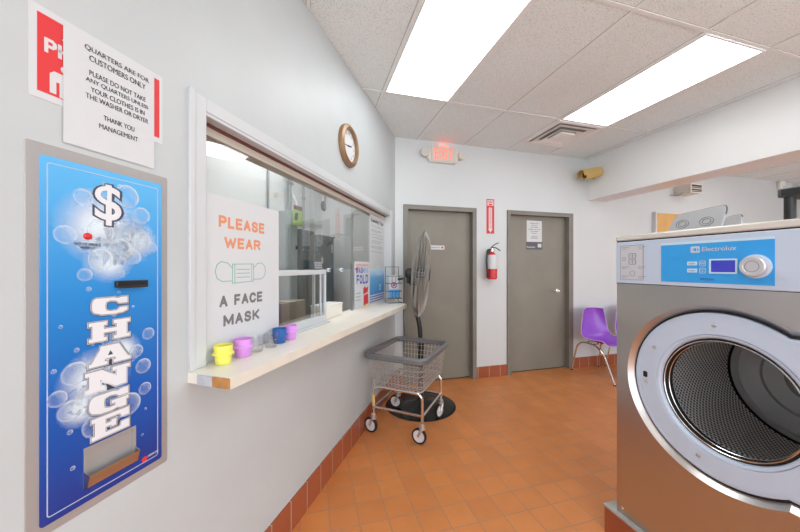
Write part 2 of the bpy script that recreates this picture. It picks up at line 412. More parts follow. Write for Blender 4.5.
# doors
def door(name, x0, x1, xi0, xi1, lever=None):
    r = structure(name, FW(0, 0))
    f = MB(); zt = 2.168; zi = 2.113
    f.box(x0, xi0, 0, zt, -.13, .02).box(xi1, x1, 0, zt, -.13, .02).box(xi0, xi1, zi, zt, -.13, .02)
    f.box(xi0, xi0+.014, 0, zi, -.13, -.058).box(xi1-.014, xi1, 0, zi, -.13, -.058).box(xi0, xi1, zi-.014, zi, -.13, -.058)
    f.build('door_frame', M['frame'], r, bevel=.003)
    MB().box(xi0+.004, xi1-.004, .012, zi-.006, -.105, -.06).build('door_leaf', M['door'], r, bevel=.002)
    MB().box(xi0+.014, xi1-.014, .0005, .0118, -.104, -.066).build('light_stop', M['dark'], r, smooth=False)  # dark box added to stop light leaking under the leaf
    if lever:
        l = MB(); lx, lz = lever
        l.lathe([(.0, 0), (.028, 0), (.028, .008), (.012, .012), (.012, .045), (0, .045)], 20, MX.Translation((lx, lz, -.06)))
        l.tube(rounded([(lx, lz, -.02), (lx-.05, lz+.004, -.02), (lx-.10, lz+.006, -.026)], .02), .009, 8)
        l.build('lever_handle', M['chrome'], r)
    return r
door('door_1', 1.06, 2.026, 1.115, 1.972)
door('door_2', 2.478, 3.536, 2.53, 3.463, (3.33, 1.085))

# service window
w = structure('window_1', LW(0, 0))
c = MB()
c.box(-2.71, -2.637, 1.05, 2.05, -.12, .006)        # left casing
c.box(-2.637, -.208, 2.0, 2.05, -.12, .006)         # head casing
c.box(-.212, -.145, 1.05, 2.05, -.12, .018)         # right casing
c.box(-2.712, -2.690, 1.05, 2.056, .006, .012)
c.build('casing', M['trim'], w, bevel=.005)
MB().box(-2.637, -.212, 1.987, 2.0, -.045, .003).build('head_strip', M['trim'], w, bevel=.002)
MB().box(-2.637, -.212, 1.978, 2.0, -.056, -.046).build('dark_channel', M['maroon'], w, smooth=False)
MB().box(-2.637, -.212, 1.945, 2.0, -.120, -.057).build('head_wood', M['beige'], w, smooth=False)
MB().box(-2.637, -1.725, 1.402, 1.963, -.072, -.066).build('pane', M['glass'], w, smooth=False)
# the middle pane hangs a little skew in its track
MB().prism([(-1.745, .0905), (-1.09, .0650), (-1.09, .0710), (-1.745, .0965)], 1.402, 1.963, MX(((1, 0, 0, 0), (0, 0, 1, 0), (0, -1, 0, 0), (0, 0, 0, 1)))).build('pane', M['glass'], w, smooth=False)
MB().box(-1.102, -.212, 1.051, 1.963, -.080, -.074).build('pane', M['glass'], w, smooth=False)
MB().box(-1.112, -1.098, 1.051, 1.45, -.084, -.064).build('pane_edge', M['conduit'], w, smooth=False)

# lens lights --------------------------------------------------------------
def light(x0, x1, y0, y1, label, group=None):
    t = thing('ceiling_light', label, 'ceiling light', T((x0+x1)/2, (y0+y1)/2, CEIL-.002), group)
    hx = (x1-x0)/2; hy = (y1-y0)/2; b = .026
    f = MB(); z0, z1 = -.010, -.0025
    f.box(-hx+.012, -hx+b, -hy+.012, hy-.012, z0, z1).box(hx-b, hx-.012, -hy+.012, hy-.012, z0, z1)
    f.box(-hx+b, hx-b, -hy+.012, -hy+b, z0, z1).box(-hx+b, hx-b, hy-b, hy-.012, z0, z1)
    f.build('trim_frame', M['grid'], t, bevel=.002)
    MB().box(-hx+b, hx-b, -hy+b, hy-b, -.007, -.003).build('diffuser', M['lens'], t, smooth=False)
    return t
light(.61, 1.235, 1.43, 2.70, 'long bright ceiling light panel nearest the wall clock')
light(2.485, 3.11, 1.43, 2.70, 'bright ceiling light panel beside the square air vent')
light(.61, 1.235, -1.11, .16, 'added ceiling light panel overhead out of view in line with the clock side panel')  # this and the next panel are unseen, added to light the room
light(2.485, 3.11, -1.11, .16, 'added ceiling light panel overhead out of view in line with the vent side panel')
light(5.61, 6.235, 1.43, 2.70, 'added unseen ceiling light panel in the area beyond the dropped beam')  # both panels past the beam are unseen, added for their light
light(5.61, 6.235, -1.11, .16, 'nearer added unseen ceiling light panel in the area beyond the dropped beam')
t = thing('ceiling_light', 'small added unseen ceiling light panel inside the glazed office', 'ceiling light', LW(1.0, CEIL-.003, -.66))  # unseen panel, put in to brighten the office
MB().box(-.5, .5, -.012, 0, -.28, .28).build('trim_frame', M['grid'], t, smooth=False)
MB().box(-.47, .47, -.016, -.0125, -.25, .25).build('diffuser', mat('office_lens', (.9, .9, .9), .5, emit=(1., .995, .985), es=15.), t, smooth=False)

# air vent
t = thing('air_vent', 'square louvred air vent in the ceiling at end of the light panel', 'air vent', T(2.797, 3.005, CEIL))
def sqring(h0, z0, h1, z1, th=.004):
    m = MB(); vs = []
    for h, z in ((h0, z0), (h1, z1), (h1, z1+th), (h0, z0+th)): vs += [(-h, -h, z), (h, -h, z), (h, h, z), (-h, h, z)]
    fs = []
    for k in range(4):
        k2 = (k+1) % 4
        for a in range(4):
            b = (a+1) % 4; fs.append((k*4+a, k*4+b, k2*4+b, k2*4+a))
    return m.add(vs, fs)
m = MB(); 
M['vent'] = mat('vent_enamel', (.86, .865, .85), .4)
for q in (sqring(.300, -.001, .296, -.016, .002), sqring(.296, -.016, .262, -.018, .002), sqring(.262, -.018, .256, -.003, .002)): m.add(q.v, q.f)
m.build('vent_frame', M['vent'], t, smooth=False)
MB().box(-.256, .256, -.256, .256, -.003, -.001).build('vent_throat', mat('vent_inside', (.36, .36, .35), .8), t, smooth=False)
for h0, h1, z0, z1 in ((.250, .180, -.030, -.012), (.172, .110, -.036, -.016)):
    m = MB()
    for q in (sqring(h1, z1, h0, z0, .002), sqring(h0, z0, h0-.012, z0-.001, .003)): m.add(q.v, q.f)
    m.build('louvre', M['vent'], t, smooth=False)
MB().box(-.098, .098, -.098, .098, -.040, -.012).build('centre_plate', M['vent'], t, bevel=.008)

# ------------------------------------------------------------------ change machine in the left wall
Mx = LW(2.954, 0, -.008)       # x from -.165 to .165
t = thing('change_machine', 'tall blue money changing machine with bubble artwork set in left wall', 'change machine', Mx)
tray = [(-.052, .856), (.062, .856), (.062, .944), (-.052, .944)]
vs, fs = shape2d([rrect(-.165, .168, .785, 1.712, .006), rrect(-.052, .062, .856, .944, .003)], 0, .010, .0015)
MB().add(vs, fs).build('steel_face', mat('matte_steel', (.40, .39, .385), .42, .35), t)
vs, fs = shape2d([rrect(-.141, .147, .808, 1.684, .008), rrect(-.052, .062, .856, .944, .003)], .0095, .0125, .0005)
MB().add(vs, fs).build('blue_panel', grad_mat('printed_blue', [(0, (.012, .035, .25)), (.30, (.01, .095, .42)), (.62, (.025, .24, .62)), (1, (.11, .46, .83))], .808, 1.684, .25), t)
m = MB(); m.stroke(rrect(-.128, .134, .825, 1.668, .006, 3), .0022, .0125, .0128, True); m.build('border_line', mat('border_ink', (.42, .52, .66), .4), t, smooth=False)
# bubble artwork: one printed part
bm_v = []; bm_f = []; ink = []
def bubble(x, y, r, a=1.):
    z = .0127+len(bm_f)*1.2e-7
    n = 28; r = r*(.66 if r > .02 else .85); rings = [(0, .10), (.55, .13), (.80, .24), (.93, .50), (1., .20)]
    o = len(bm_v); bm_v.append((x, y, z)); ink.append(.10*a)
    for rr, al in rings[1:]:
        for k in range(n):
            q = 2*PI*k/n; bm_v.append((x+r*rr*math.cos(q), y+r*rr*math.sin(q), z))
            ink.append(min(1, al*a*(1.25 if math.sin(q+.8) > .2 else .75)))
    for k in range(n): bm_f.append((o, o+1+k, o+1+(k+1) % n))
    for i in range(len(rings)-2):
        for k in range(n):
            a0 = o+1+i*n+k; a1 = o+1+i*n+(k+1) % n; bm_f.append((a0, a0+n, a1+n, a1))
def glowdot(x, y, r, a):
    z = .0126; o = len(bm_v); n = 20; bm_v.append((x, y, z)); ink.append(a)
    for rr, al in ((.4, a*.75), (.7, a*.3), (1, 0)):
        for k in range(n): q = 2*PI*k/n; bm_v.append((x+r*rr*math.cos(q), y+r*rr*math.sin(q), z)); ink.append(al)
    for k in range(n): bm_f.append((o, o+1+k, o+1+(k+1) % n))
    for i in range(2):
        for k in range(n):
            a0 = o+1+i*n+k; a1 = o+1+i*n+(k+1) % n; bm_f.append((a0, a0+n, a1+n, a1))
for x, y, r in ((-.015, 1.53, .10), (.05, 1.50, .07), (0., 1.44, .06), (-.03, 1.12, .08), (.03, 1.18, .05), (.08, 1.50, .05), (-.06, 1.06, .05)): glowdot(x, y, r*1.1, 1.)
for x, y, r in ((-.058, 1.60, .034), (.045, 1.625, .05), (-.095, 1.50, .036), (.085, 1.575, .038), (-.02, 1.515, .05), (.03, 1.47, .048), (.085, 1.50, .040), (-.02, 1.44, .046), (.06, 1.45, .036), (-.055, 1.40, .026), (.03, 1.40, .012),
                (-.055, 1.475, .026), (.115, 1.48, .02), (.01, 1.58, .03), (-.075, 1.15, .045), (.105, 1.215, .028), (-.085, 1.06, .04), (-.045, 1.08, .045), (.09, 1.12, .034), (.095, 1.05, .028), (-.03, 1.00, .05), (.05, 1.02, .05), (-.11, 1.10, .03), (0, 1.22, .03), (-.02, 1.26, .022), (.07, 1.17, .03)):
    bubble(x, y, r, 1.)
for k in range(46):
    x = random.gauss(0, .06); y = random.choice([random.uniform(1.30, 1.66), random.uniform(.90, 1.30)]); 
    if -.125 < x < .13: bubble(x, y, random.uniform(.003, .0075), 1.3)
mb = MB(); mb.v = bm_v; mb.f = bm_f
o = mb.build('bubble_artwork', M['bubbles'], t, smooth=False)
at = o.data.attributes.new('ink', 'FLOAT', 'POINT'); at.data.foreach_set('value', ink)
# slab letters of CHANGE, stacked: each a raised print of its own outline
def slab(ch):
    S = {
     'C': [[(.12,1),(.60,1),(.72,.94),(.80,1),(1,1),(1,.60),(.74,.60),(.66,.76),(.50,.80),(.38,.72),(.36,.5),(.38,.28),(.50,.20),(.68,.22),(.78,.38),(1,.38),(1,.16),(.84,.03),(.60,0),(.26,.02),(.06,.16),(0,.36),(0,.68),(.04,.90)]],
     'H': [[(0,1),(.42,1),(.42,.80),(.35,.80),(.35,.62),(.65,.62),(.65,.80),(.58,.80),(.58,1),(1,1),(1,.80),(.92,.80),(.92,.20),(1,.20),(1,0),(.58,0),(.58,.20),(.65,.20),(.65,.40),(.35,.40),(.35,.20),(.42,.20),(.42,0),(0,0),(0,.20),(.08,.20),(.08,.80),(0,.80)]],
     'A': [[(.26,1),(.70,1),(.94,.20),(1,.20),(1,0),(.56,0),(.56,.20),(.62,.20),(.60,.30),(.38,.30),(.36,.20),(.43,.20),(.43,0),(0,0),(0,.20),(.06,.20),(.24,.80)],[(.43,.46),(.56,.46),(.495,.72)]],
     'N': [[(0,1),(.36,1),(.68,.52),(.68,.80),(.58,.80),(.58,1),(1,1),(1,.80),(.92,.80),(.92,0),(.66,0),(.32,.50),(.32,.20),(.42,.20),(.42,0),(0,0),(0,.20),(.08,.20),(.08,.80),(0,.80)]],
     'G': [[(.12,1),(.60,1),(.72,.94),(.80,1),(1,1),(1,.62),(.74,.62),(.66,.76),(.50,.80),(.38,.72),(.36,.5),(.38,.28),(.50,.20),(.64,.22),(.64,.34),(.54,.34),(.54,.52),(1,.52),(1,.34),(.94,.34),(.94,0),(.76,0),(.70,.06),(.56,0),(.26,.02),(.06,.16),(0,.36),(0,.68),(.04,.90)]],
     'E': [[(0,1),(1,1),(1,.62),(.78,.62),(.74,.80),(.36,.80),(.36,.60),(.50,.60),(.50,.68),(.64,.68),(.64,.34),(.50,.34),(.50,.42),(.36,.42),(.36,.20),(.74,.20),(.78,.40),(1,.40),(1,0),(0,0),(0,.20),(.08,.20),(.08,.80),(0,.80)]]}
    return S[ch]
def offset_plate(loops, d, z0, z1):
    c = bpy.data.curves.new('s', 'CURVE'); c.dimensions = '2D'; c.fill_mode = 'BOTH'; c.offset = d; c.extrude = (z1-z0)/2
    for lp in loops:
        sp = c.splines.new('POLY'); sp.points.add(len(lp)-1); sp.use_cyclic_u = True
        a = sum(lp[i][0]*lp[(i+1) % len(lp)][1]-lp[(i+1) % len(lp)][0]*lp[i][1] for i in range(len(lp)))
        for q, p in zip(sp.points, lp): q.co = (p[0], p[1], 0, 1)
    o = bpy.data.objects.new('s', c); COL.objects.link(o); bpy.context.view_layer.update()
    me = bpy.data.meshes.new_from_object(o.evaluated_get(bpy.context.evaluated_depsgraph_get()))
    vs = [(v.co.x, v.co.y, v.co.z+(z0+z1)/2) for v in me.vertices]; fs = [tuple(p.vertices) for p in me.polygons]
    bpy.data.objects.remove(o); bpy.data.curves.remove(c); bpy.data.meshes.remove(me); return vs, fs
def grow(lp, d):
    n = len(lp); a = sum(lp[i][0]*lp[(i+1) % n][1]-lp[(i+1) % n][0]*lp[i][1] for i in range(n))
    sg = 1 if a > 0 else -1; out = []
    for i in range(n):
        p0, p, p1 = V(lp[i-1]), V(lp[i]), V(lp[(i+1) % n]); e0 = (p-p0).normalized(); e1 = (p1-p).normalized()
        n0 = V((e0.y, -e0.x))*sg; n1 = V((e1.y, -e1.x))*sg; m_ = n0+n1
        m_ = m_/max(m_.dot(n0), .5) if m_.length > 1e-4 else n0
        out.append((p.x+m_.x*d, p.y+m_.y*d))
    return out
M['letter'] = mat('letter_white', (.74, .75, .78), .35); M['outline'] = mat('letter_outline', (.05, .06, .09), .4)
for ch, x0, x1, z0, z1 in (('C', -.041, .046, 1.284, 1.340), ('H', -.048, .052, 1.213, 1.277), ('A', -.048, .054, 1.147, 1.210), ('N', -.056, .052, 1.080, 1.147), ('G', -.047, .048, 1.016, 1.080), ('E', -.042, .050, .951, 1.021)):
    L = [[(x0+p[0]*(x1-x0), z0+p[1]*(z1-z0)) for p in lp] for lp in slab(ch)]
    hh = z1-z0; z0 += hh*.10; z1 -= hh*.07; L = [[(x0+p[0]*(x1-x0), z0+p[1]*(z1-z0)) for p in lp] for lp in slab(ch)]
    big = [[(p[0]+.0008, p[1]-.0010) for p in grow(L[0], .0042)]]
    mm = MB(); mm.add(*shape2d(big, .0129, .0133))
    out = mm.build('letter_outline', M['outline'], t, smooth=False)
    MB().add(*shape2d([grow(L[0], -.0004)]+L[1:], .0134, .0140)).build('letter', M['letter'], t, smooth=False)
    mm = MB(); mm.stroke(grow(L[0], .0018), .0011, .0133, .0136, True); mm.build('letter_line', M['letter'], out, smooth=False)
mm = MB(); mm.text('$', -.001, 1.530, w=.076, h=.120, z=.0130, bold=0, off=.045); mm.build('dollar_outline', M['outline'], t, smooth=False)
mm = MB(); mm.text('$', -.002, 1.534, w=.064, h=.112, z=.0134, bold=0, off=.012); mm.build('dollar_sign', M['letter'], t, smooth=False)
mm = MB().box(.012, .097, 1.362, 1.381, .0125, .024); mm.box(.016, .093, 1.360, 1.366, .024, .030); mm.build('bill_slot', M['black'], t, bevel=.002)
MB().lathe([(0, .0125), (.009, .0125), (.009, .017), (.006, .021), (0, .0225)], 16, MX.Translation((-.050, 1.50, 0))).build('indicator_lamp', M['redgl'], t)
mm = MB(); mm.text('OUT OF SERVICE', -.05, 1.476, w=.056, h=.0065, z=.0146); mm.text('WHEN LIT', -.05, 1.467, w=.032, h=.0065, z=.0146); mm.build('service_lettering', M['ink'], t, smooth=False)
# coin tray
mm = MB(); mm.add(*shape2d([[(-.058, .846), (.068, .846), (.068, .95), (-.058, .95)], tray], .012, .015)); mm.box(-.052, .062, .856, .944, .0083, .0092)
mm.box(-.052, -.050, .856, .944, .001, .013); mm.box(.060, .062, .856, .944, .001, .013)
ct = mm.build('coin_tray', bpy.data.materials['matte_steel'], t, smooth=False)
mm = MB(); mm.prism([(.013, .844), (.026, .850), (.034, .882), (.0325, .882), (.0245, .853), (.013, .848)], -.058, .066, MX(((0, 0, 1, 0), (0, 1, 0, 0), (1, 0, 0, 0), (0, 0, 0, 1))))
for xx in (-.058, .0645): mm.prism([(.013, .844), (.026, .850), (.034, .882), (.013, .890)], xx, xx+.0015, MX(((0, 0, 1, 0), (0, 1, 0, 0), (1, 0, 0, 0), (0, 0, 0, 1))))
mm.build('tray_lip', M['steel'], t, smooth=False)
MB().prism(circ(.094, .834, .008, 20), .0126, .0130).build('maker_mark', M['red'], t, smooth=False)
MB().text('AMERICAN', .119, .8345, w=.032, h=.006, z=.0129).build('maker_lettering', M['white'], t, smooth=False)

# notices above the machine
t = thing('warning_poster', 'red and white wall poster mostly hidden behind the taped quarters notice', 'poster', LW(2.96, 0, 0))
MB().box(-.152, .158, 1.815, 2.032, 0, .0012).build('sheet', M['white'], t, smooth=False)
MB().box(-.138, .148, 1.832, 2.016, .0012, .0016).build('red_field', M['red'], t, smooth=False)
mm = bold_text(MB(), 'PHYS', -.076, 1.928, .100, .036, .0017); bold_text(mm, 'A', -.080, 1.975, .026, .028, .0017)
mm.build('lettering', M['white'], t, smooth=False)
mm = MB(); mm.prism(circ(-.082, 1.905, .014, 18, ry=.011), .0016, .0019); mm.prism([(-.116, 1.838), (-.104, 1.838), (-.104, 1.868), (-.098, 1.868), (-.098, 1.834), (-.068, 1.834), (-.062, 1.892), (-.108, 1.892), (-.116, 1.884)], .0016, .0019)
mm.build('pictogram', M['white'], t, smooth=False)
t = thing('notice', 'white paper notice about quarters for customers taped over the red poster', 'notice', LW(2.94, 0, .0024))
def sheet(x0, x1, y0, y1, amp, nx=14, ny=14, z=0.001):
    m = MB(); vs = []; fs = []
    for j in range(ny+1):
        for i in range(nx+1):
            u = i/nx; v = j/ny; vs.append((x0+(x1-x0)*u, y0+(y1-y0)*v, z+amp*(math.sin(5*u+2*v)*.5+.5)*(1-v*.7)))
    for j in range(ny):
        for i in range(nx): a = j*(nx+1)+i; fs.append((a, a+1, a+nx+2, a+nx+1))
    m.add([(a, b, c-.0004) for a, b, c in vs], [f[::-1] for f in fs]); return m.add(vs, fs)
o = sheet(-.112, .110, 1.728, 2.030, .0007).build('paper', M['white'], t)
mm = MB()
for s_, y, w_, h_ in (('QUARTERS ARE FOR', 1.985, .162, .0155), ('CUSTOMERS ONLY', 1.962, .142, .0155), ('PLEASE DO NOT TAKE', 1.924, .142, .0135), ('ANY QUARTERS UNLESS', 1.903, .158, .0135), ('YOUR CLOTHES IS IN', 1.882, .136, .0135), ('THE WASHER OR DRYER', 1.861, .158, .0135), ('THANK YOU', 1.820, .078, .0135), ('MANAGEMENT', 1.794, .098, .0135)):
    mm.text(s_, .012, y, w=w_, h=h_, z=.0020, bold=.03)
mm.build('lettering', M['ink'], t, smooth=False)

# ------------------------------------------------------------------ service counter
t = thing('service_counter', 'long cream laminate counter shelf under the service window', 'counter', LW(0, 1.05, 0))
top = [(-2.712, .001), (-2.720, .187), (-.53, .266), (-.33, .13), (-.145, .001)]
def xz(poly, y0, y1):
    return MB().prism([(x, -z) for x, z in poly], y0, y1, MX(((1, 0, 0, 0), (0, 0, 1, 0), (0, -1, 0, 0), (0, 0, 0, 1))))
mm = xz(top, -.036, 0); q = xz([(-2.634, -.119), (-2.634, .001), (-.215, .001), (-.215, -.119)], -.036, 0); mm.add(q.v, q.f)
mm.build('countertop', M['counter'], t, smooth=False)
d = V((-.53+2.720, .266-.187)).normalized(); nn = V((-d.y, d.x))
def strip(a, b, th): return [(a[0], a[1]), (b[0], b[1]), (b[0]+nn.x*th, b[1]+nn.y*th), (a[0]+nn.x*th, a[1]+nn.y*th)]
xz(strip((-2.720, .187), (-.53, .266), .004), -.038, -.001).build('front_edge', M['edge'], t, smooth=False)
mm = xz([(-2.7235, .118), (-2.7265, .189), (-2.720, .187), (-2.717, .118)], -.036, -.002); mm.build('bare_wood_end', M['wood'], t, smooth=False)
mm = xz([(-2.720, .050), (-2.7235, .117), (-2.717, .117), (-2.714, .050)], -.036, -.002); mm.build('worn_grey_end', mat('worn_primer', (.48, .50, .54), .7, noise=.15, nscale=30), t, smooth=False)
MB().prism([(.0, -.038), (0, -.10), (.05, -.04)], -2.60, -2.58, MX(((0, 0, 1, 0), (0, 1, 0, 0), (1, 0, 0, 0), (0, 0, 0, 1)))).build('bracket', M['trim'], t, smooth=False)

# caps on the counter
def cup(m_, label, s, off, sc=1., name='measuring_cup'):
    t = thing(name, label, 'measuring cup', LW(s, 1.0505, off) @ MX.Rotation(-PI/2, 4, 'X') @ MX.Scale(sc, 4), 'detergent caps along the counter')
    MB().lathe([(0, 0), (.027, 0), (.029, .004), (.031, .036), (.037, .037), (.037, .044), (.033, .047), (.035, .074), (.0335, .074), (.0315, .047), (.0295, .037), (.0275, .005), (0, .004)], 28).build('cup_wall', m_, t)
    MB().ring([(.0365, .0375), (.0395, .0385), (.0395, .0425), (.0365, .0435)], 28).build('flange', m_, t)
    return t
cup(M['yellow'], 'yellow plastic cap nearest the window casing end of the counter', 2.595, .040, .97)
cup(M['purple'], 'pinkish purple plastic cap next to the yellow one', 2.495, .042)
cup(M['acrylic'], 'clear plastic cap next to the purple one near the yellow one', 2.415, .044, .88)
cup(M['acrylic'], 'clear plastic cap right beside the dark blue one', 2.338, .058, .88)
cup(M['navy'], 'dark blue plastic cap on the counter', 2.252, .042, .95)
cup(M['purple'], 'pinkish purple plastic cap just past the dark blue one', 2.168, .046, .95)

# face mask sign
t = thing('mask_sign', 'large white sign with mask drawing asking visitors to wear one', 'sign', LW(2.42, 0, -.010))
MB().box(-.216, .233, 1.10, 1.705, -.002, .001).build('board', M['white'], t, smooth=False)
mm = bold_text(MB(), 'PLEASE', -.012, 1.578, .270, .049, .0012, .235); bold_text(mm, 'WEAR', -.012, 1.497, .214, .047, .0012, .235); mm.build('orange_lettering', M['orange'], t, smooth=False)
mm = bold_text(MB(), 'A FACE', -.018, 1.258, .252, .047, .0012, .235); bold_text(mm, 'MASK', -.018, 1.178, .212, .047, .0012, .235); mm.build('grey_lettering', M['greyink'], t, smooth=False)
mm = MB(); w_ = .0032
n0 = len(mm.v)
mm.stroke([(-.062, 1.432), (.052, 1.434), (.052, 1.356), (-.062, 1.352)], w_, .001, .0014, True)
for a in (-.05, .041): mm.stroke([(a, 1.433), (a, 1.355)], w_, .001, .0014)
for yy in (1.410, 1.393, 1.376): mm.stroke([(-.040, yy), (.030, yy)], w_, .001, .0014)
mm.stroke([(-.062, 1.415), (-.085, 1.436), (-.115, 1.442), (-.135, 1.428), (-.142, 1.402), (-.134, 1.375), (-.112, 1.362), (-.062, 1.362)], w_, .001, .0014)
mm.stroke([(.052, 1.415), (.075, 1.436), (.100, 1.440), (.120, 1.425), (.126, 1.400), (.116, 1.374), (.096, 1.364), (.052, 1.364)], w_, .001, .0014)
mm.v = [(x*1.1-.008, y, z) for x, y, z in mm.v]
mm.build('mask_drawing', M['teal'], t, smooth=False)

# low white-framed glass case at the window
t = thing('glass_case', 'low white framed glass screen standing on the counter beside mask sign', 'glass screen', LW(0, 1.0505, -.03))
mm = MB(); x0, x1, zt = -2.63, -1.665, .352
mm.box(x0, x1, .322, zt, -.014, .014).box(x0, x1, 0, .052, -.014, .014).box(x1-.012, x1, .052, .322, -.010, .014).box(x0, x0+.02, .052, .322, -.014, .014).box(x1-.060, x1-.050, .052, .322, -.006, .006)
mm.box(-2.12, x1, 0, .010, .014, .045)
mm.build('case_frame', M['trim'], t, bevel=.002)
mm = MB().box(x1-.016, x1, 0, zt, -.084, -.068); mm.box(x1-.016, x1, .330, zt, -.068, -.014); mm.build('return_frame', M['trim'], t, smooth=False)
MB().box(x0+.02, x1-.012, .052, .322, -.003, .003).build('case_glass', M['glass'], t, smooth=False)
t = thing('card_terminal', 'small grey card terminal on the white framed glass screen', 'card terminal', LW(1.76, 1.4028, -.034))
MB().prism([(-.010, 0), (.014, 0), (.008, .062), (-.004, .062)], -.055, .050, MX(((0, 0, 1, 0), (0, 1, 0, 0), (1, 0, 0, 0), (0, 0, 0, 1)))).build('terminal_body', M['darkgrey'], t, bevel=.003)
mm = MB()
for i in range(5):
    for j in range(3): mm.box(-.045+i*.019, -.032+i*.019, .008+j*.015, .019+j*.015, .0118-j*.0014, .0138-j*.0014)
mm.build('keypad', M['cabl'], t, smooth=False)
for s_, lab in ((1.555, 'small blue and white clip at glass edge beside the white framed screen'), (1.345, 'small blue and white clip at glass edge near the wash and fold poster')):
    t = thing('glass_clip', lab, 'clip', LW(s_, 1.395, -.060), 'clips on the lower edge of the window glass')
    MB().box(-.018, .018, -.010, .016, -.0055, .012).build('clip_body', M['whitepl'], t, bevel=.003)
    MB().box(-.012, .012, -.004, .010, .012, .0135).build('blue_face', M['skyink'], t, smooth=False)

# posters at the glass
t = thing('wash_poster', 'white poster with big blue wash and fold lettering behind window glass', 'poster', LW(.90, 0, -.071) @ MX.Translation((-.0225, 0, 0)) @ MX.Diagonal((.85, 1, 1, 1)))
MB().box(-.150, .285, 1.052, 1.470, -.002, .001).build('sheet', M['white'], t, smooth=False)
mm = bold_text(MB(), 'FOLD', .07, 1.265, .34, .084, .0012); bold_text(mm, 'WASH', .0, 1.362, .24, .055, .0012); mm.build('blue_lettering', M['blueink'], t, smooth=False)
bold_text(MB(), 'N', .19, 1.362, .07, .055, .0012).build('pale_letter', M['skyink'], t, smooth=False)
mm = MB(); mm.text("DO YOU WANT TO", .065, 1.425, w=.35, h=.022, z=.0014); mm.prism([(-.15, 1.395), (-.06, 1.400), (-.05, 1.42), (-.12, 1.412)], .001, .0014)
mm.prism([(.09, 1.165), (.22, 1.18), (.25, 1.235), (.17, 1.215), (.14, 1.24), (.09, 1.22)], .001, .0016); mm.prism([(.10, 1.06), (.24, 1.07), (.235, 1.165), (.10, 1.155)], .001, .0016)
mm.build('red_print', M['red'], t, smooth=False)
mm = MB()
for s_, y in (('WASHED', 1.178), ('DRIED', 1.148), ('FOLDED', 1.118)): mm.text(s_, -.12, y, w=.13, h=.013, z=.0014, align='L')
mm.build('small_lettering', M['greyink'], t, smooth=False)
MB().box(.10, .24, 1.055, 1.078, .001, .0015).build('yellow_band', M['yellow'], t, smooth=False)
t = thing('laundry_poster', 'tall white and blue laundry tips poster at far end of the glass', 'poster', LW(.44, 0, -.068))
MB().box(-.235, .226, 1.053, 1.955, -.002, .001).build('sheet', M['white'], t, smooth=False)
MB().text('Laundry Tips', -.005, 1.862, w=.39, h=.050, bold=.1, z=.0014).build('heading', M['ink'], t, smooth=False)
mm = MB()
for k, y in enumerate((1.83, 1.79, 1.775, 1.745, 1.715, 1.68, 1.66, 1.625, 1.61, 1.57)):
    mm.text(('wash dark and light loads apart', 'use cold water for bright colors', 'clean the lint trap', 'check every pocket')[k % 4], -.195, y, w=(.37, .34, .25, .36)[k % 4], h=.011, z=.0014, align='L')
mm.build('body_lettering', M['greyink'], t, smooth=False)
MB().box(-.235, .226, 1.14, 1.40, .001, .0012).build('blue_field', grad_mat('water_print', [(0, (.05, .25, .62)), (.6, (.14, .42, .75)), (1, (.72, .84, .92))], 1.14, 1.42, .5), t, smooth=False)
mm = MB()
for k, r in enumerate((.04, .075, .115)): mm.stroke(circ(.045, 1.385, r, 30, ry=r*.42), .009, .0012, .0016+.0001*k, True)
mm.stroke([(.06, 1.23), (.06, 1.18), (.10, 1.18), (.10, 1.23)], .010, .0012, .0018, True); mm.stroke([(.06, 1.215), (.10, 1.215)], .006, .0012, .0018)
mm.build('pale_ripples', M['paleblue'], t, smooth=False)
mm = MB()
for y in (1.068, 1.092, 1.116): mm.box(-.235, .226, y, y+.010, .001, .0014)
mm.build('blue_stripes', M['blueink'], t, smooth=False)

# brochure rack
t = thing('brochure_rack', 'black wire brochure rack standing on far end of the counter', 'brochure rack', LW(.43, 1.0507, .105) @ MX.Rotation(math.radians(-52), 4, 'Y'))
mm = MB(); r = .0028
for x in (-.075, .075): mm.tube(rounded([(x, .0028, .065), (x, .0028, -.055), (x, .37, -.045)], .02), r, 6)
mm.tube([(-.075, .37, -.045), (.075, .37, -.045)], r, 6); mm.tube([(-.075, .0028, .065), (.075, .0028, .065)], r, 6)
mm.tube([(-.075, .20, -.049), (.075, .20, -.049)], r, 6)
mm.build('back_frame', M['black'], t)
for yb, lab in ((.045, None), (.20, None)):
    mm = MB()
    mm.tube(rounded([(-.075, yb, -.052), (-.075, yb, .055), (.075, yb, .055), (.075, yb, -.052)], .012), r, 6)
    mm.tube(rounded([(-.075, yb+.075, -.050), (-.075, yb+.075, .06), (.075, yb+.075, .06), (.075, yb+.075, -.05)], .012), r, 6)
    for x in (-.04, 0, .04): mm.tube(rounded([(x, yb+.075, .06), (x, yb, .055), (x, yb, -.052)], .01), r*.8, 6)
    mm.build('wire_pocket', M['black'], t)
t2 = thing('brochure', 'white and blue brochure held in the black wire rack', 'brochure', t.matrix_world @ MX.Translation((.006, .049, .0)) @ MX.Rotation(math.radians(-6), 4, 'X'))
MB().box(-.055, .055, 0, .235, -.006, .004).build('pages', M['white'], t2, smooth=False)
mm = MB().box(-.055, .055, .0, .085, .004, .0048); mm.build('blue_print', M['skyink'], t2, smooth=False)
mm = MB(); mm.stroke(circ(0, .13, .028, 20), .008, .004, .0048, True); mm.build('blue_ring', M['blueink'], t2, smooth=False)
mm = MB().prism([(-.02, .118), (.012, .122), (.02, .145), (-.01, .138)], .0045, .0055); mm.build('red_print', M['red'], t2, smooth=False)

# paper box inside the opening
t = thing('paper_box', 'low white carton on the counter inside the service opening', 'box', LW(1.46, 1.0505, -.105))
MB().box(-.13, .13, 0, .085, -.07, .05).build('carton', M['counter'], t, bevel=.003)
MB().box(-.135, .135, .085, .097, -.074, .054).build('lid', M['whitepl'], t, bevel=.003)

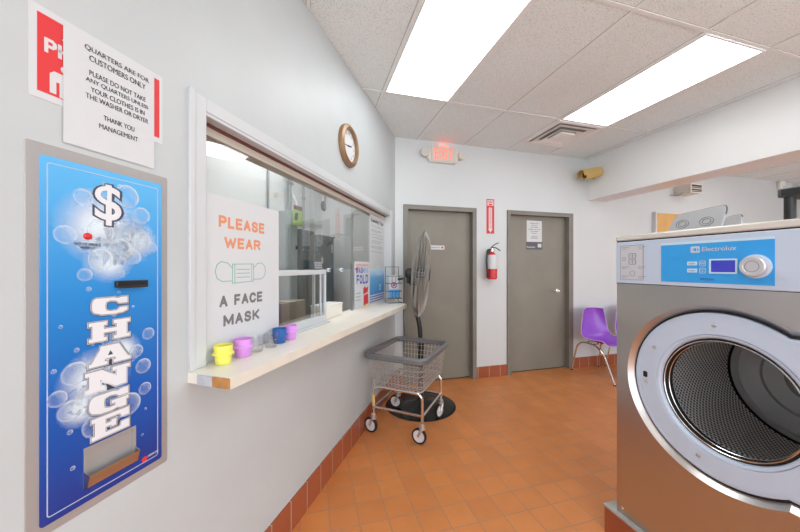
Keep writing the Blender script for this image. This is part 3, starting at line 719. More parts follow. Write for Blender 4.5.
# hanging smoked disc near window head
t = thing('clamp_lamp', 'dark round lamp hanging from window head inside the glass', 'lamp', LW(1.53, 1.9635, -.095))
MB().box(-.045, .045, -.012, 0, -.018, .018).build('clamp', M['conduit'], t, bevel=.002)
MB().tube(rounded([(.01, -.010, 0), (.0, -.06, 0), (-.02, -.085, 0)], .02), .009, 8).build('arm', M['conduit'], t)
MB().lathe([(0, -.014), (.028, -.014), (.036, -.006), (.038, .010), (.034, .014), (0, .014)], 24, MX.Translation((-.028, -.108, 0)) @ MX.Rotation(.35, 4, 'Y')).build('lamp_head', M['shade'], t)

# ------------------------------------------------------------------ inside the office
def cabinet(name, label, s0, s1, z0, z1, off0, off1, m_, extra=None):
    t = thing(name, label, 'electrical cabinet', LW((s0+s1)/2, z0, off0), None)
    h = (s0-s1)/2; H = z1-z0; d = off1-off0
    MB().box(-h, h, 0, H, .0005, d).build('cabinet_box', m_, t, bevel=.004)
    MB().box(-h+.018, h-.018, .02, H-.02, d+.0005, d+.010).build('cabinet_door', m_, t, bevel=.003)
    return t, h, H, d
t, h, H, d = cabinet('electrical_cabinet', 'tall pale grey steel cabinet on office wall beside the mask sign', .56, .38, 0.0, 2.04, -1.2, -1.06, M['cabl'])
MB().box(h-.055, h-.03, 1.62, 1.66, d+.010, d+.022).build('latch', M['black'], t, smooth=False)
t, h, H, d = cabinet('breaker_cabinet', 'dark grey electrical panel left of the pale switch box in office', .36, .07, 0.75, 1.86, -1.2, -1.03, M['cab'])
MB().box(h-.10, h-.07, .72, .76, d+.010, d+.022).build('latch', M['black'], t, smooth=False)
t, h, H, d = cabinet('switch_box', 'small pale switch box hanging between the dark office panels', .060, -.035, 1.60, 1.865, -1.2, -1.08, M['cabl'])
MB().box(-.012, .012, .12, .20, d+.010, d+.03).build('switch_lever', M['whitepl'], t, smooth=False)
t, h, H, d = cabinet('breaker_cabinet', 'dark grey electrical panel in the office corner with diagonal cable', .25, -.09, 0.7, 1.80, -1.0, -.84, M['cab'])
MB().prism(circ(-.145, .80, .024, 20, ry=.042), d+.010, d+.012).build('oval_sticker', M['white'], t, smooth=False)
MB().box(.085, .125, .90, 1.00, d+.010, d+.012).build('tag_sticker', M['white'], t, smooth=False)
MB().tube([(-.02, .98, d+.012), (.10, 1.06, d+.016), (.17, 1.10, d+.012)], .008, 6).build('cable', M['black'], t)
MB().box(-.15, .15, -.7, -.001, -.10, .06).build('pedestal', M['cab'], t, smooth=False)
for s_, z1, r_, lab in ((.73, CEIL, .012, 'thin grey conduit running up office wall above the mask sign'), (.43, CEIL, .022, 'thick grey conduit running up office wall beside the lime packet'), (.16, CEIL, .014, 'grey conduit entering top of the dark office panel')):
    z0 = {.73: 1.0, .43: 2.045, .16: 1.865}[s_]; off = {.73: -1.185, .43: -1.13, .16: -1.12}[s_]
    t = thing('conduit', lab, 'conduit', LW(s_, z0, off), 'conduits on the office wall')
    MB().tube([(0, 0, 0), (0, z1-z0, 0)], r_, 10).build('pipe', M['conduit'], t)
    MB().box(-r_*1.9, r_*1.9, (z1-z0)*.35, (z1-z0)*.35+.025, -.012, r_+.003).build('strap', M['conduit'], t, smooth=False)
t = thing('hanging_packet', 'lime green packet with maroon header hanging in the office', 'packet', LW(.50, 1.88, -.98))
MB().box(-.085, .085, 0, .17, -.008, .008).build('pouch', M['lime'], t, bevel=.006)
MB().box(-.070, .075, .17, .215, -.006, .008).build('header_card', M['maroon'], t, smooth=False)
mm = MB(); mm.prism([(p[0]*.8+p[1]*.25-.07, p[1]) for p in rrect(-.035, .045, .05, .135, .02)], .008, .0095); mm.build('dark_print', M['ink'], t, smooth=False)
MB().tube(rounded([(0, .215, 0), (.01, .32, -.05), (.035, .42, -.115)], .05), .003, 6).build('hanger', M['conduit'], t)
# desk with things behind the glass screen
t = thing('office_desk', 'grey office desk seen dimly through the low glass screen', 'desk', LW(1.55, 0, -.55))
MB().box(-.75, .75, .72, .75, -.25, .25).build('desk_top', M['brown'], t, bevel=.004)
for x in (-.70, .66):
    for z in (-.23, .19): MB().box(x, x+.04, 0, .72, z, z+.04).build('leg', M['darkgrey'], t, smooth=False)
t = thing('office_box', 'brown carton on the office desk behind low glass screen', 'box', LW(1.42, .7505, -.55))
MB().box(-.16, .16, 0, .40, -.13, .13).build('carton', M['brown'], t, bevel=.003); MB().box(-.025, .025, .4, .402, -.13, .13).build('tape', M['counter'], t, smooth=False)
t = thing('printer', 'dark grey office machine on desk behind low glass screen', 'printer', LW(1.86, .7505, -.52))
MB().prism([(-.15, 0), (.16, 0), (.16, .22), (.04, .36), (-.15, .38)], -.17, .17, MX(((0, 0, 1, 0), (0, 1, 0, 0), (1, 0, 0, 0), (0, 0, 0, 1)))).build('machine_body', M['darkgrey'], t, bevel=.01)
MB().box(-.12, .12, .10, .12, .16, .25).build('paper_tray', M['greypl'], t, smooth=False)
mm = MB().box(-.14, .14, .30, .44, -.16, -.10); mm.build('rear_feeder', M['cab'], t, smooth=False)

# ------------------------------------------------------------------ wall clock, exit sign, camera, extinguisher
t = thing('wall_clock', 'round wall clock with bronze rim high on the left wall', 'clock', LW(1.36, 2.345, 0))
MB().ring([(.118, .008), (.122, .034), (.136, .040), (.155, .028), (.160, .012), (.158, 0), (.118, 0)], 48).build('rim', M['bronze'], t)
MB().lathe([(0, .001), (.120, .001), (.120, .012), (0, .012)], 48).build('dial', M['white'], t)
mm = MB()
for k in range(12):
    a = PI/2-2*PI*(k+1)/12; mm.text(str(k+1), .095*math.cos(a), .095*math.sin(a)-.010, h=.02, z=.0126)
mm.build('numerals', M['ink'], t, smooth=False)
MB().stroke([(-.008, -.004), (.05, .012)], .008, .013, .0142).build('hour_hand', M['ink'], t, smooth=False)
MB().stroke([(.01, .0), (-.072, -.012)], .005, .0143, .0155).build('minute_hand', M['ink'], t, smooth=False)
MB().lathe([(0, .012), (.006, .012), (.006, .017), (0, .017)], 12).build('hub', M['bronze'], t)

t = thing('exit_sign', 'lit red exit sign with emergency lamps above the left door', 'exit sign', FW(1.55, 2.79, 0))
MB().add(*shape2d([[(-.20, -.05), (-.165, -.095), (.17, -.095), (.205, -.05), (.205, .04), (.165, .085), (-.155, .09), (-.195, .045)]], .0005, .05, .006)).build('housing', M['ivory'], t)
MB().box(-.155, .165, -.085, .095, .045, .060).build('face_plate', M['exitface'], t, bevel=.004)
mm = bold_text(MB(), 'EXIT', .007, -.055, .24, .125, .0604, .13); mm.build('letters', M['exitlit'], t, smooth=False)
MB().box(-.03, .07, .092, .112, .012, .045).build('top_lamp', mat('red_glow', (.9, .2, .15), .4, emit=(1, .12, .08), es=4.), t, smooth=False)
for x, y in ((-.222, .006), (.236, .004)):
    hd = MB().lathe([(0, 0), (.030, 0), (.048, .020), (.052, .050), (.047, .058), (0, .058)], 24, MX.Translation((x, y, .015)) @ MX.Rotation(-.25 if x < 0 else .25, 4, 'Y')).build('lamp_head', M['ivory'], t)
    MB().lathe([(0, .0585), (.040, .0585), (.036, .064), (0, .066)], 24, MX.Translation((x, y, .015)) @ MX.Rotation(-.25 if x < 0 else .25, 4, 'Y')).build('lamp_lens', M['acrylic'], hd)

# gold bullet camera on the beam corner
Mc = frame(V((3.565, 3.42, 2.655)), V((.30, -.92, -.1)).normalized(), UP, V((0, 0, 1)))
ax = V((.955, -.20, .215)).normalized(); sd = UP.cross(ax).normalized(); up2 = ax.cross(sd)
Mc = frame(V((3.545, 3.415, 2.655)), sd, up2, ax)
Mc = Mc @ MX.Diagonal((1.35, 1.35, 1, 1))
t = thing('security_camera', 'gold bullet security camera mounted on the beam near the far wall', 'camera', Mc)
MB().add(*[(lambda q: (q.v, q.f))(MB().lathe([(0, .015), (.036, .015), (.040, .0), (.046, .0), (.046, .20), (.036, .24), (0, .245)], 24))][0]).build('barrel', M['gold'], t)
MB().prism([(-.060, -.01), (-.050, .045), (0, .060), (.050, .045), (.060, -.01), (.056, -.01), (.046, .040), (0, .053), (-.046, .040), (-.056, -.01)], -.045, .21).build('sun_hood', M['gold'], t)
MB().lathe([(0, .008), (.030, .008), (.030, .0145), (0, .0145)], 20).build('lens', M['black'], t)
mm = MB(); 
inv = Mc.inverted()
def L3(*p): return tuple(inv @ V(p))
mm.tube([L3(3.68, 3.40, 2.69), L3(3.70, 3.48, 2.70), L3(3.8098, 3.50, 2.70)], .016, 8); mm.tube([L3(3.800, 3.50, 2.70), L3(3.8098, 3.50, 2.70)], .04, 16)
mm.build('bracket', M['gold'], t)

# motion sensor
t = thing('motion_sensor', 'small white sensor in the far right corner under the ceiling', 'sensor', FW(8.10, 2.80, 0))
MB().box(-.06, .06, -.02, .16, .0005, .07).build('sensor_body', M['whitepl'], t, bevel=.02); MB().box(-.045, .045, 0, .06, .07, .076).build('sensor_lens', M['white'], t, bevel=.003)

# wall arrow sign + extinguisher
t = thing('extinguisher_sign', 'narrow vertical red sign with white downward arrow between the doors', 'sign', FW(2.232, 1.852, 0))
MB().box(-.055, .055, 0, .445, .0003, .003).build('plate', M['red'], t, smooth=False)
mm = MB().prism([(-.034, .055), (0, .012), (.034, .055), (.024, .055), (.024, .335), (-.024, .335), (-.024, .055)], .003, .0034); mm.box(-.044, .044, .360, .430, .003, .0034); mm.build('arrow', M['white'], t, smooth=False)
mm = MB(); RT = MX.Translation((.009, .075, 0)) @ MX.Rotation(PI/2, 4, 'Z'); mm.text('EXTINGUISHER', .125, 0, w=.25, h=.020, z=.0037, M=RT); mm.text('FIRE', 0, .392, w=.07, h=.026, z=.0037)
mm.prism([(-.03, .366), (.03, .366), (.02, .384), (-.02, .384)], .0034, .0038); mm.build('lettering', M['red'], t, smooth=False)
t = thing('fire_extinguisher', 'red fire extinguisher with white label hanging on the far wall', 'fire extinguisher', FW(2.205, 1.265, .085) @ MX.Diagonal((1.0, .97, .96, 1)))
RX = MX.Rotation(-PI/2, 4, 'X')
MB().lathe([(0, 0), (.050, 0), (.062, .012), (.062, .285), (.052, .320), (.026, .345), (.020, .362), (0, .362)], 32, RX).build('cylinder', M['redgl'], t)
MB().ring([(.0623, .135), (.0632, .135), (.0632, .286), (.0545, .318), (.0535, .318), (.0623, .284)], 32, RX).build('label_band', M['white'], t)
mm = MB().lathe([(0, .362), (.024, .362), (.024, .40), (.014, .41), (0, .41)], 16, RX); mm.build('valve', M['chrome'], t)
mm = MB(); mm.tube(rounded([(-.01, .405, 0), (.03, .418, .02), (.095, .372, .04)], .03), .007, 8); mm.tube(rounded([(-.015, .412, 0), (.02, .45, .015), (.075, .475, .03)], .03), .007, 8); mm.build('lever', M['darkgrey'], t)
MB().tube(rounded([(-.018, .39, .01), (-.075, .385, .02), (-.092, .26, .02), (-.078, .08, .02)], .06), .010, 8).build('hose', M['black'], t)
MB().tube([(-.078, .09, .02), (-.074, .02, .02)], [.012, .017], 10).build('nozzle', M['black'], t)
mm = MB().box(-.018, .018, .30, .395, -.0845, -.030); mm.box(-.018, .018, .372, .392, -.03, -.022); mm.build('wall_bracket', M['darkgrey'], t, smooth=False)

# small door signs
t = thing('door_sign', 'small white strip sign with red dot on the left door', 'sign', FW(1.52, 1.638, -.0598))
MB().box(-.11, .095, 0, .052, 0, .003).build('plate', M['white'], t, smooth=False)
MB().text('Employees Only', -.030, .018, w=.125, h=.016, z=.0034).build('lettering', M['ink'], t, smooth=False)
MB().prism(circ(.066, .026, .014, 18), .003, .0036).build('red_dot', M['red'], t, smooth=False)
t = thing('door_notice', 'white typed notice with black restroom strip on the right door', 'notice', FW(2.95, 1.66, -.0598))
MB().box(-.12, .125, .105, .395, 0, .0016).build('paper', M['white'], t, smooth=False)
MB().box(-.126, .131, 0, .103, 0, .004).build('black_plate', M['darkgrey'], t, smooth=False)
mm = MB()
for s_, y, w_ in (('RESTROOM', .352, .13), ('ONLY FOR', .325, .10), ('CUSTOMERS', .298, .12), ('PLEASE ASK THE', .270, .19), ('ATTENDANT', .243, .13), ('FOR KEY', .216, .09), ('THANK YOU', .172, .10), ('MANAGEMENT', .15, .12)): mm.text(s_, .002, y, w=w_, h=.012, z=.002)
mm.build('lettering', M['ink'], t, smooth=False)
mm = MB(); mm.text('Restroom', -.115, .022, w=.125, h=.024, z=.0044, align='L'); mm.box(.055, .115, .03, .08, .004, .0046); mm.build('white_print', M['white'], t, smooth=False)

# ------------------------------------------------------------------ things beyond the washer
t = thing('wall_heater', 'white louvred unit heater mounted high on the wall under the beam', 'heater', FW(5.63, 2.545, 0))
MB().box(-.13, .13, 0, .135, .0005, .215).build('casing', M['ivory'], t, bevel=.006)
mm = MB().box(-.128, .128, .0, .012, .2155, .235); mm.box(-.128, .128, .123, .135, .2155, .235); mm.box(-.128, -.114, .012, .123, .2155, .235); mm.box(.114, .128, .012, .123, .2155, .235); mm.box(-.114, .114, .060, .072, .2155, .235)
mm.build('grille_frame', M['whitepl'], t, smooth=False)
MB().box(-.113, .113, .013, .122, .2155, .220).build('grille_throat', M['dark'], t, smooth=False)
for z in (.032, .092): MB().box(-.113, .113, z-.003, z+.003, .221, .233, MX.Translation((0, 0, 0))).build('louvre', M['ivory'], t, smooth=False)
MB().tube(rounded([(-.13, .02, .12), (-.17, -.02, .10), (-.19, -.01, .03), (-.22, 0, .001)], .03), .008, 8).build('pipe', M['conduit'], t)
t = thing('wooden_board', 'orange tan wooden board with pale edge standing against far wall', 'board', FW(5.04, 0, 0))
MB().box(.025, .72, 0, 2.245, .0005, .05).build('panel', M['ply'], t, smooth=False); MB().box(0, .0245, 0, 2.26, .0005, .055).build('edge_strip', M['white'], t, smooth=False)
# shelving rack
t = thing('shelf_rack', 'black plastic shelving rack standing behind the big washer', 'shelf', T(3.12, 1.02, 0))
for x in (-.22, .22):
    for y in (-.32, .22):
        MB().lathe([(0, 0), (.035, 0), (.028, .02), (.026, 1.86), (0, 1.86)], 16, MX.Translation((x, y, 0))).build('post', M['black'], t)
for z in (.35, .85, 1.35, 1.86):
    mm = MB(); mm.box(-.26, .26, -.36, .26, z, z+.055)
    o = mm.build('shelf_panel', M['darkgrey'], t, bevel=.008)
    mm = MB()
    for k in range(6): mm.box(-.263, -.2605, -.34+k*.1, -.26+k*.1, z+.008, z+.047)
    for k in range(5): mm.box(-.24+k*.1, -.16+k*.1, .2605, .263, z+.008, z+.047)
    mm.build('rim_ribs', M['black'], o, smooth=False)

# ------------------------------------------------------------------ purple shell chairs
def chair(M_, label):
    t = thing('shell_chair', label, 'chair', M_, 'purple shell chairs along the far wall')
    prof = [(.035, .865, .145), (.030, .84, .165), (.028, .78, .188), (.034, .70, .205), (.048, .62, .218), (.068, .55, .228), (.10, .49, .236), (.15, .455, .240), (.22, .440, .242), (.30, .436, .240), (.38, .442, .236), (.43, .446, .226), (.462, .436, .205), (.470, .425, .19)]
    n = 16; vs = []; fs = []
    for i, (f, z, hw_) in enumerate(prof):
        k = i/(len(prof)-1)
        for j in range(n+1):
            u = -1+2*j/n; e = abs(u)**3.2
            back = max(0, min(1, (.60-k)/.35)); seat = 1-back
            vs.append((u*hw_, -f-e*.065*back-.0, z+e*.050*seat*(1 if k < .9 else .5)+e*.02*back*(1 if k < .1 else 0)-(.03*e if k < .05 else 0)))
    m_ = len(prof)
    for i in range(m_-1):
        for j in range(n): a = i*(n+1)+j; fs.append((a, a+1, a+n+2, a+n+1))
    o = MB().add(vs, fs).build('seat_shell', M['chair'], t, ang=80)
    so = o.modifiers.new('thick', 'SOLIDIFY'); so.thickness = .007; so.offset = 0
    su = o.modifiers.new('smooth', 'SUBSURF'); su.levels = 1; su.render_levels = 1
    rim = [vs[j] for j in range(n+1)]+[vs[i*(n+1)+n] for i in range(1, m_)]+[vs[(m_-1)*(n+1)+j] for j in range(n-1, -1, -1)]+[vs[i*(n+1)] for i in range(m_-2, 0, -1)]
    MB().tube(rim, .0045, 6, True).build('worn_rim', M['chairrim'], t)
    for sx in (-1, 1):
        MB().tube(rounded([(sx*.235, .04, .011), (sx*.205, -.02, .36), (sx*.19, -.10, .418), (sx*.19, -.28, .418), (sx*.20, -.42, .34), (sx*.215, -.58, .011)], .09, 8), .011, 10).build('leg_hoop', M['chrome'], t)
        MB().tube([(sx*.235, .04, .0), (sx*.235, .04, .014)], .013, 10).build('foot_cap', M['black'], t); MB().tube([(sx*.215, -.58, 0), (sx*.215, -.58, .014)], .013, 10).build('foot_cap', M['black'], t)
    mm = MB()
    for y in (-.12, -.26): mm.tube([(-.19, y, .418), (.19, y, .418)], .009, 8)
    for y in (-.12, -.26):
        for x in (-.1, .1): mm.tube([(x, y, .418), (x, y, .434)], .018, 10)
    mm.build('cross_frame', M['chrome'], t)
    return t
ch = chair(T(3.70, 3.50, 0), 'worn purple shell chair with chrome legs beside the right door')
dup(ch, T(4.29, 3.50, 0), 'purple shell chair mostly hidden behind the washer, second from the door')

# ------------------------------------------------------------------ laundry cart
cA = math.radians(-40)
t = thing('laundry_cart', 'chrome wire laundry cart with grey bumper rim on four casters', 'laundry cart', T(.850, 2.712, 0, cA))
hwx, hly = .266, .345                       # rim half sizes; local x across, y along
zr, zb = .70, .42; bx, by = .225, .285
def rr3(hx, hy, z, r, n=6): return [(x, y, z) for x, y in rrect(-hx, hx, -hy, hy, r, n)]
# fat bumper rim, taller than it is deep
P = rr3(hwx, hly, zr-.01, .06, 6); mm = MB(); n = len(P)
mm.tube(P, .019, 10, True); mm.tube([(x, y, z-.018) for x, y, z in P], .017, 10, True); mm.build('bumper_rim', M['greypl'], t)
mm = MB(); r = .0024
def lerp(a, b, k): return a+(b-a)*k
for k in range(0, 7):
    q = k/6; mm.tube(rr3(lerp(hwx-.012, bx, q), lerp(hly-.012, by, q), lerp(zr-.02, zb, q), .045, 4), r if 0 < k < 6 else .004, 5, True)
for k in range(13):
    u = -1+2*(k+.5)/13
    for sgn in (-1, 1): mm.tube([(u*(hwx-.03), sgn*(hly-.012), zr-.02), (u*(bx-.02), sgn*by, zb), (u*(bx-.02), 0, zb)], r, 5)
for k in range(16):
    u = -1+2*(k+.5)/16
    for sgn in (-1, 1): mm.tube([(sgn*(hwx-.012), u*(hly-.03), zr-.02), (sgn*bx, u*(by-.02), zb), (0, u*(by-.02), zb)], r, 5)
mm.build('wire_basket', M['zinc'], t)
lx, ly = .222, .255; r = .0115
wheels = [(-.222, -.29), (.225, -.265), (.205, .250), (-.225, .285)]
for sgn, nm in ((-1, 'f'), (1, 'b')):
    MB().tube(rounded([(-lx, sgn*ly, .150), (-lx, sgn*ly, .400), (lx, sgn*ly, .400), (lx, sgn*ly, .150)], .06, 8), r, 10).build('leg_hoop', M['chrome'], t)
mm = MB()
for sgn in (-1, 1): mm.tube([(-lx, sgn*ly, .225), (lx, sgn*ly, .225)], r*.9, 10); mm.tube([(sgn*lx, -ly, .225), (sgn*lx, ly, .225)], r*.9, 10); mm.tube([(sgn*lx*.9, -ly, .404), (sgn*lx*.9, ly, .404)], r*.7, 8)
mm.build('lower_rails', M['chrome'], t)
MB().tube([(-lx, -ly, .235), (-lx, -ly, .33)], .0128, 12).build('yellow_tape', mat('yellow_tape', (.62, .47, .16), .5), t)
for i, (sx, sy) in enumerate(((-1, -1), (1, -1), (1, 1), (-1, 1))):
    x, y = sx*lx, sy*ly; lift = .0065 if sy > 0 else 0
    ang = math.radians((-8, -4, 72, 2)[i]); dv = V((math.cos(ang), math.sin(ang))); off = -.028 
    wx, wy = x+dv.x*off, y+dv.y*off; R = .063
    ca = bpy.data.objects.new('caster', None)
    fk = MB(); sv = V((-dv.y, dv.x))
    fk.tube([(x, y, .135), (x, y, .165)], .022, 14); fk.tube([(x, y, .122+lift), (x, y, .138)], .026, 14)
    for s2 in (-1, 1):
        fk.tube([(x+sv.x*s2*.019, y+sv.y*s2*.019, .126), (wx+sv.x*s2*.019, wy+sv.y*s2*.019, R+lift)], [.011, .009], 8)
    fk.tube([(wx-sv.x*.022, wy-sv.y*.022, R+lift), (wx+sv.x*.022, wy+sv.y*.022, R+lift)], .006, 8)
    fo = fk.build('caster_fork', M['zinc'], t)
    Mw = frame(V((wx, wy, R+lift)), dv.to_3d(), UP, V((dv.y, -dv.x, 0)))
    MB().ring([(.049, -.011), (.060, -.013), (.063, -.008), (.063, .008), (.060, .013), (.049, .011)], 32, Mw).build('tyre', M['black'], fo)
    MB().lathe([(0, -.012), (.014, -.013), (.018, -.008), (.049, -.009), (.049, .009), (.018, .008), (.014, .013), (0, .012)], 28, Mw).build('wheel_disc', mat('wheel_grey', (.68, .68, .70), .4) if i == 0 else bpy.data.materials['wheel_grey'], fo)

# ------------------------------------------------------------------ pedestal fan
FC = V((1.085, 3.06, 0))
t = thing('pedestal_fan', 'big pedestal fan on a round black base before the left door', 'fan', MX.Translation(FC))
MB().lathe([(0, 0), (.352, 0), (.358, .003), (.352, .006), (.25, .006), (.20, .012), (.14, .040), (.06, .055), (.035, .075), (0, .075)], 64).build('base', M['blackm'], t)
camR = V((.9623, -.2719, 0)); camF = V((.2719, .9623, 0))
MB().tube([(0, 0, .06), (0, 0, .60)], .028, 16).build('lower_pole', M['black'], t)
MB().tube([(0, 0, .58), (0, 0, .64)], .036, 16).build('pole_collar', M['black'], t)
top = V((-.062, .02, 1.22))
MB().tube(rounded([(0, 0, .62), (-.005, 0, .80), tuple(V((-.05, .016, 1.0))), tuple(top)], .12, 8), .024, 12).build('upper_arm', M['black'], t)
A = (camR*1.0-UP*.08-camF*.13).normalized(); U2 = (UP-A*UP.dot(A)).normalized(); S2 = U2.cross(A)
HC = V((.005, -.02, 1.345)) 
Mh = frame(HC, S2, U2, A)
hd = t
R0 = .44
def cage(front):
    m_ = MB(); sg = 1 if front else -1
    dep = .075 if front else .085
    for k in range(13):
        rr = .07+(R0-.07)*k/12; z = sg*dep*(1-(rr/R0)**6)
        m_.tube([tuple(Mh @ V((rr*math.cos(a), rr*math.sin(a), z))) for a in [2*PI*j/40 for j in range(40)]], .0024 if k < 12 else .007, 5, True)
    for k in range(96):
        a = 2*PI*k/96; m_.tube([tuple(Mh @ V((rr*math.cos(a), rr*math.sin(a), sg*dep*(1-(rr/R0)**6)))) for rr in (.06, .2, .30, .36, .40, .425, R0)], .0021, 4)
    return m_
cage(True).build('front_cage', M['cagewire'], t); cage(False).build('rear_cage', M['cagewire'], t)
MB().lathe([(0, .080), (.06, .078), (.065, .086), (0, .092)], 24, Mh).build('cage_badge', M['darkgrey'], t)
for k in range(3):
    vs = []; fs = []
    for i in range(8):
        rr = .05+.34*i/7; wd = (.30+.55*math.sin(PI*min(1, i/7*.85+.1)))*.5
        for j in range(5):
            q = (j/4-.5)*2*wd*(.55 if i == 0 else 1); a = 2*PI*k/3+q; vs.append(tuple(Mh @ V((rr*math.cos(a), rr*math.sin(a), -.01+.035*(j/4-.5)*2))))
    for i in range(7):
        for j in range(4): a = i*5+j; fs.append((a, a+1, a+6, a+5))
    o = MB().add(vs, fs).build('blade', M['blade'], t); so = o.modifiers.new('thick', 'SOLIDIFY'); so.thickness = .002
MB().lathe([(0, -.05), (.05, -.05), (.055, .03), (.03, .045), (0, .048)], 24, Mh).build('hub', M['darkgrey'], t)
MB().lathe([(0, -.165), (.04, -.165), (.052, -.15), (.055, -.095), (.05, -.088), (0, -.088)], 24, Mh).build('motor', M['black'], t)
mm = MB(); mp = Mh @ V((0, -.0, -.115)); mm.tube([tuple(top-UP*.03), tuple(V((mp.x, mp.y, mp.z-.06)))], .03, 12); mm.box(-.03, .03, -.04, .04, -.10, .02, MX.Translation(mp)); mm.build('head_bracket', M['black'], t)
MB().tube([tuple(mp+V((-.08, 0, -.05))), tuple(mp+V((-.13, .02, -.06)))], .012, 10).build('tilt_knob', M['black'], t)
MB().tube(rounded([tuple(mp+V((-.06, .02, -.04))), (-.17, .06, 1.0), (-.13, .10, .45), (-.03, .03, .30)], .2, 8), .004, 6).build('power_cord', M['black'], t)

# ------------------------------------------------------------------ front-loading washer on its tiled curb
WX = 1.54; Y1 = 1.277; Y0 = .39; ZB = .15
struct_box('trim_1', (1.518, 2.62, -1.6, 1.330, 0, ZB-.011), tile_mat('curb_tile', (.33, .085, .035), (.36, .095, .04), (.48, .36, .28), .16, 2., (0, 1., 0), .004, .4))
struct_box('trim_2', (1.514, 2.625, -1.6, 1.334, ZB-.011, ZB), M['concrete'])
def WF(y, z, off=0): return frame(V((WX-off, y, z)), V((0, -1, 0)), UP, V((-1, 0, 0)))   # on the washer front: x to the right, y up, z out
cy, cz = .855, .905
Mw = WF(cy, 0, 0)       # local x = cy - Y
t = thing('washing_machine', 'large stainless front loading washer with its round door open', 'washing machine', Mw)
xl = cy-Y1; xr = cy-Y0; D = .90
# door surround: circle with a wide arm running to the hinge side
def keyhole(r, arm_z, xend, n=80):
    a = math.asin(arm_z/r); pts = [(r*math.cos(q), cz+r*math.sin(q)) for q in [a+(2*PI-2*a)*k/(n-1) for k in range(n)]]
    return pts+[(xend, cz-arm_z), (xend, cz+arm_z)]
mm = MB()
mm.add(*shape2d([[(xl, ZB+.004), (xr, ZB+.004), (xr, 1.336), (xl, 1.336)], keyhole(.361, .302, xr-.06)], -.003, 0))
mm.box(xl, xl+.004, ZB+.004, 1.55, -D, -.003).box(xr-.004, xr, ZB+.004, 1.55, -D, -.003).box(xl+.004, xr-.004, ZB+.004, 1.55, -D, -D+.004).box(xl+.004, xr-.004, ZB+.004, ZB+.008, -D+.004, -.003)
mm.build('steel_body', M['steel'], t, smooth=False)
mm = MB(); mm.box(xl-.002, xr+.002, 1.552, 1.580, -D, .006); mm.build('top_cap', M['cap'], t, bevel=.006)
mm = MB().box(xl+.002, xr-.002, 1.545, 1.552, -.05, .002); mm.build('cap_gap', M['gasket'], t, smooth=False)
pn = MB().box(xl, xr, 1.338, 1.547, -.012, .006).build('control_panel', M['panel'], t, bevel=.003)
MB().box(xl, xr, 1.3355, 1.3385, -.003, .003).build('panel_gap', M['gasket'], t, smooth=False)
# control overlay
bx0, bx1 = cy-1.056, cy-.691
MB().box(bx0, bx1, 1.355, 1.527, .006, .0072).build('blue_overlay', M['bluepan'], pn, smooth=False)
MB().box(bx0, bx1, 1.517, 1.527, .0072, .0076).build('pale_band', M['paleblue'], pn, smooth=False)
tx = cy
mm = MB(); mm.text('Electrolux', tx-.9, 1.484, w=.108, h=.017, z=.0078, bold=.03, align='L')
mm.prism(rrect(tx-.940, tx-.908, 1.479, 1.505, .002), .0072, .0078)
mm.build('maker_lettering', M['white'], pn, smooth=False)
mm = MB(); mm.prism([(tx-.934, 1.492), (tx-.920, 1.501), (tx-.920, 1.483)], .0078, .0082); mm.prism(circ(tx-.917, 1.492, .006, 16, -PI/2, PI/2), .0078, .0082); mm.build('maker_emblem', M['bluepan'], pn, smooth=False)
for zc in (1.4345, 1.405):
    MB().prism(rrect(tx-.952, tx-.917, zc-.008, zc+.008, .002), .0072, .009).build('button', M['paleblue'], pn, smooth=False)
    mm = MB(); mm.stroke(rrect(tx-.908, tx-.889, zc-.010, zc+.010, .003, 2), .002, .0072, .0078, True); mm.text('W' if zc > 1.42 else 'S', tx-.8985, zc-.005, h=.010, z=.0078); mm.build('button_symbol', M['white'], pn, smooth=False)
mm = MB()
mm.text('HOT', tx-.9345, 1.431, w=.022, h=.006, z=.0094); mm.text('COLD', tx-.9345, 1.402, w=.024, h=.006, z=.0094); mm.text('W555H', tx-.885, 1.366, w=.045, h=.009, z=.0078); mm.build('small_lettering', M['blueink'], pn, smooth=False)
MB().add(*shape2d([rrect(tx-.876, tx-.789, 1.394, 1.452, .003), rrect(tx-.870, tx-.795, 1.400, 1.446, .002)], .0072, .0095)).build('screen_frame', M['paleblue'], pn, smooth=False)
MB().box(tx-.870, tx-.795, 1.400, 1.446, .0072, .0080).build('screen', M['lcd'], pn, smooth=False)
KN = MX.Translation((tx-.739, 1.422, 0))
MB().lathe([(0, .0072), (.043, .0072), (.043, .010), (.039, .012), (0, .012)], 40, KN).build('dial_plate', M['panel'], pn)
MB().lathe([(0, .0122), (.037, .0122), (.036, .028), (.033, .031), (.025, .031), (.024, .0298), (0, .0298)], 40, KN).build('knob', mat('silver_knob', (.62, .62, .65), .3, .4), pn)
mm = MB(); mm.stroke(circ(tx-.739, 1.422, .019, 24), .0012, .0298, .0303, True); mm.build('knob_mark', M['greyink'], pn, smooth=False)
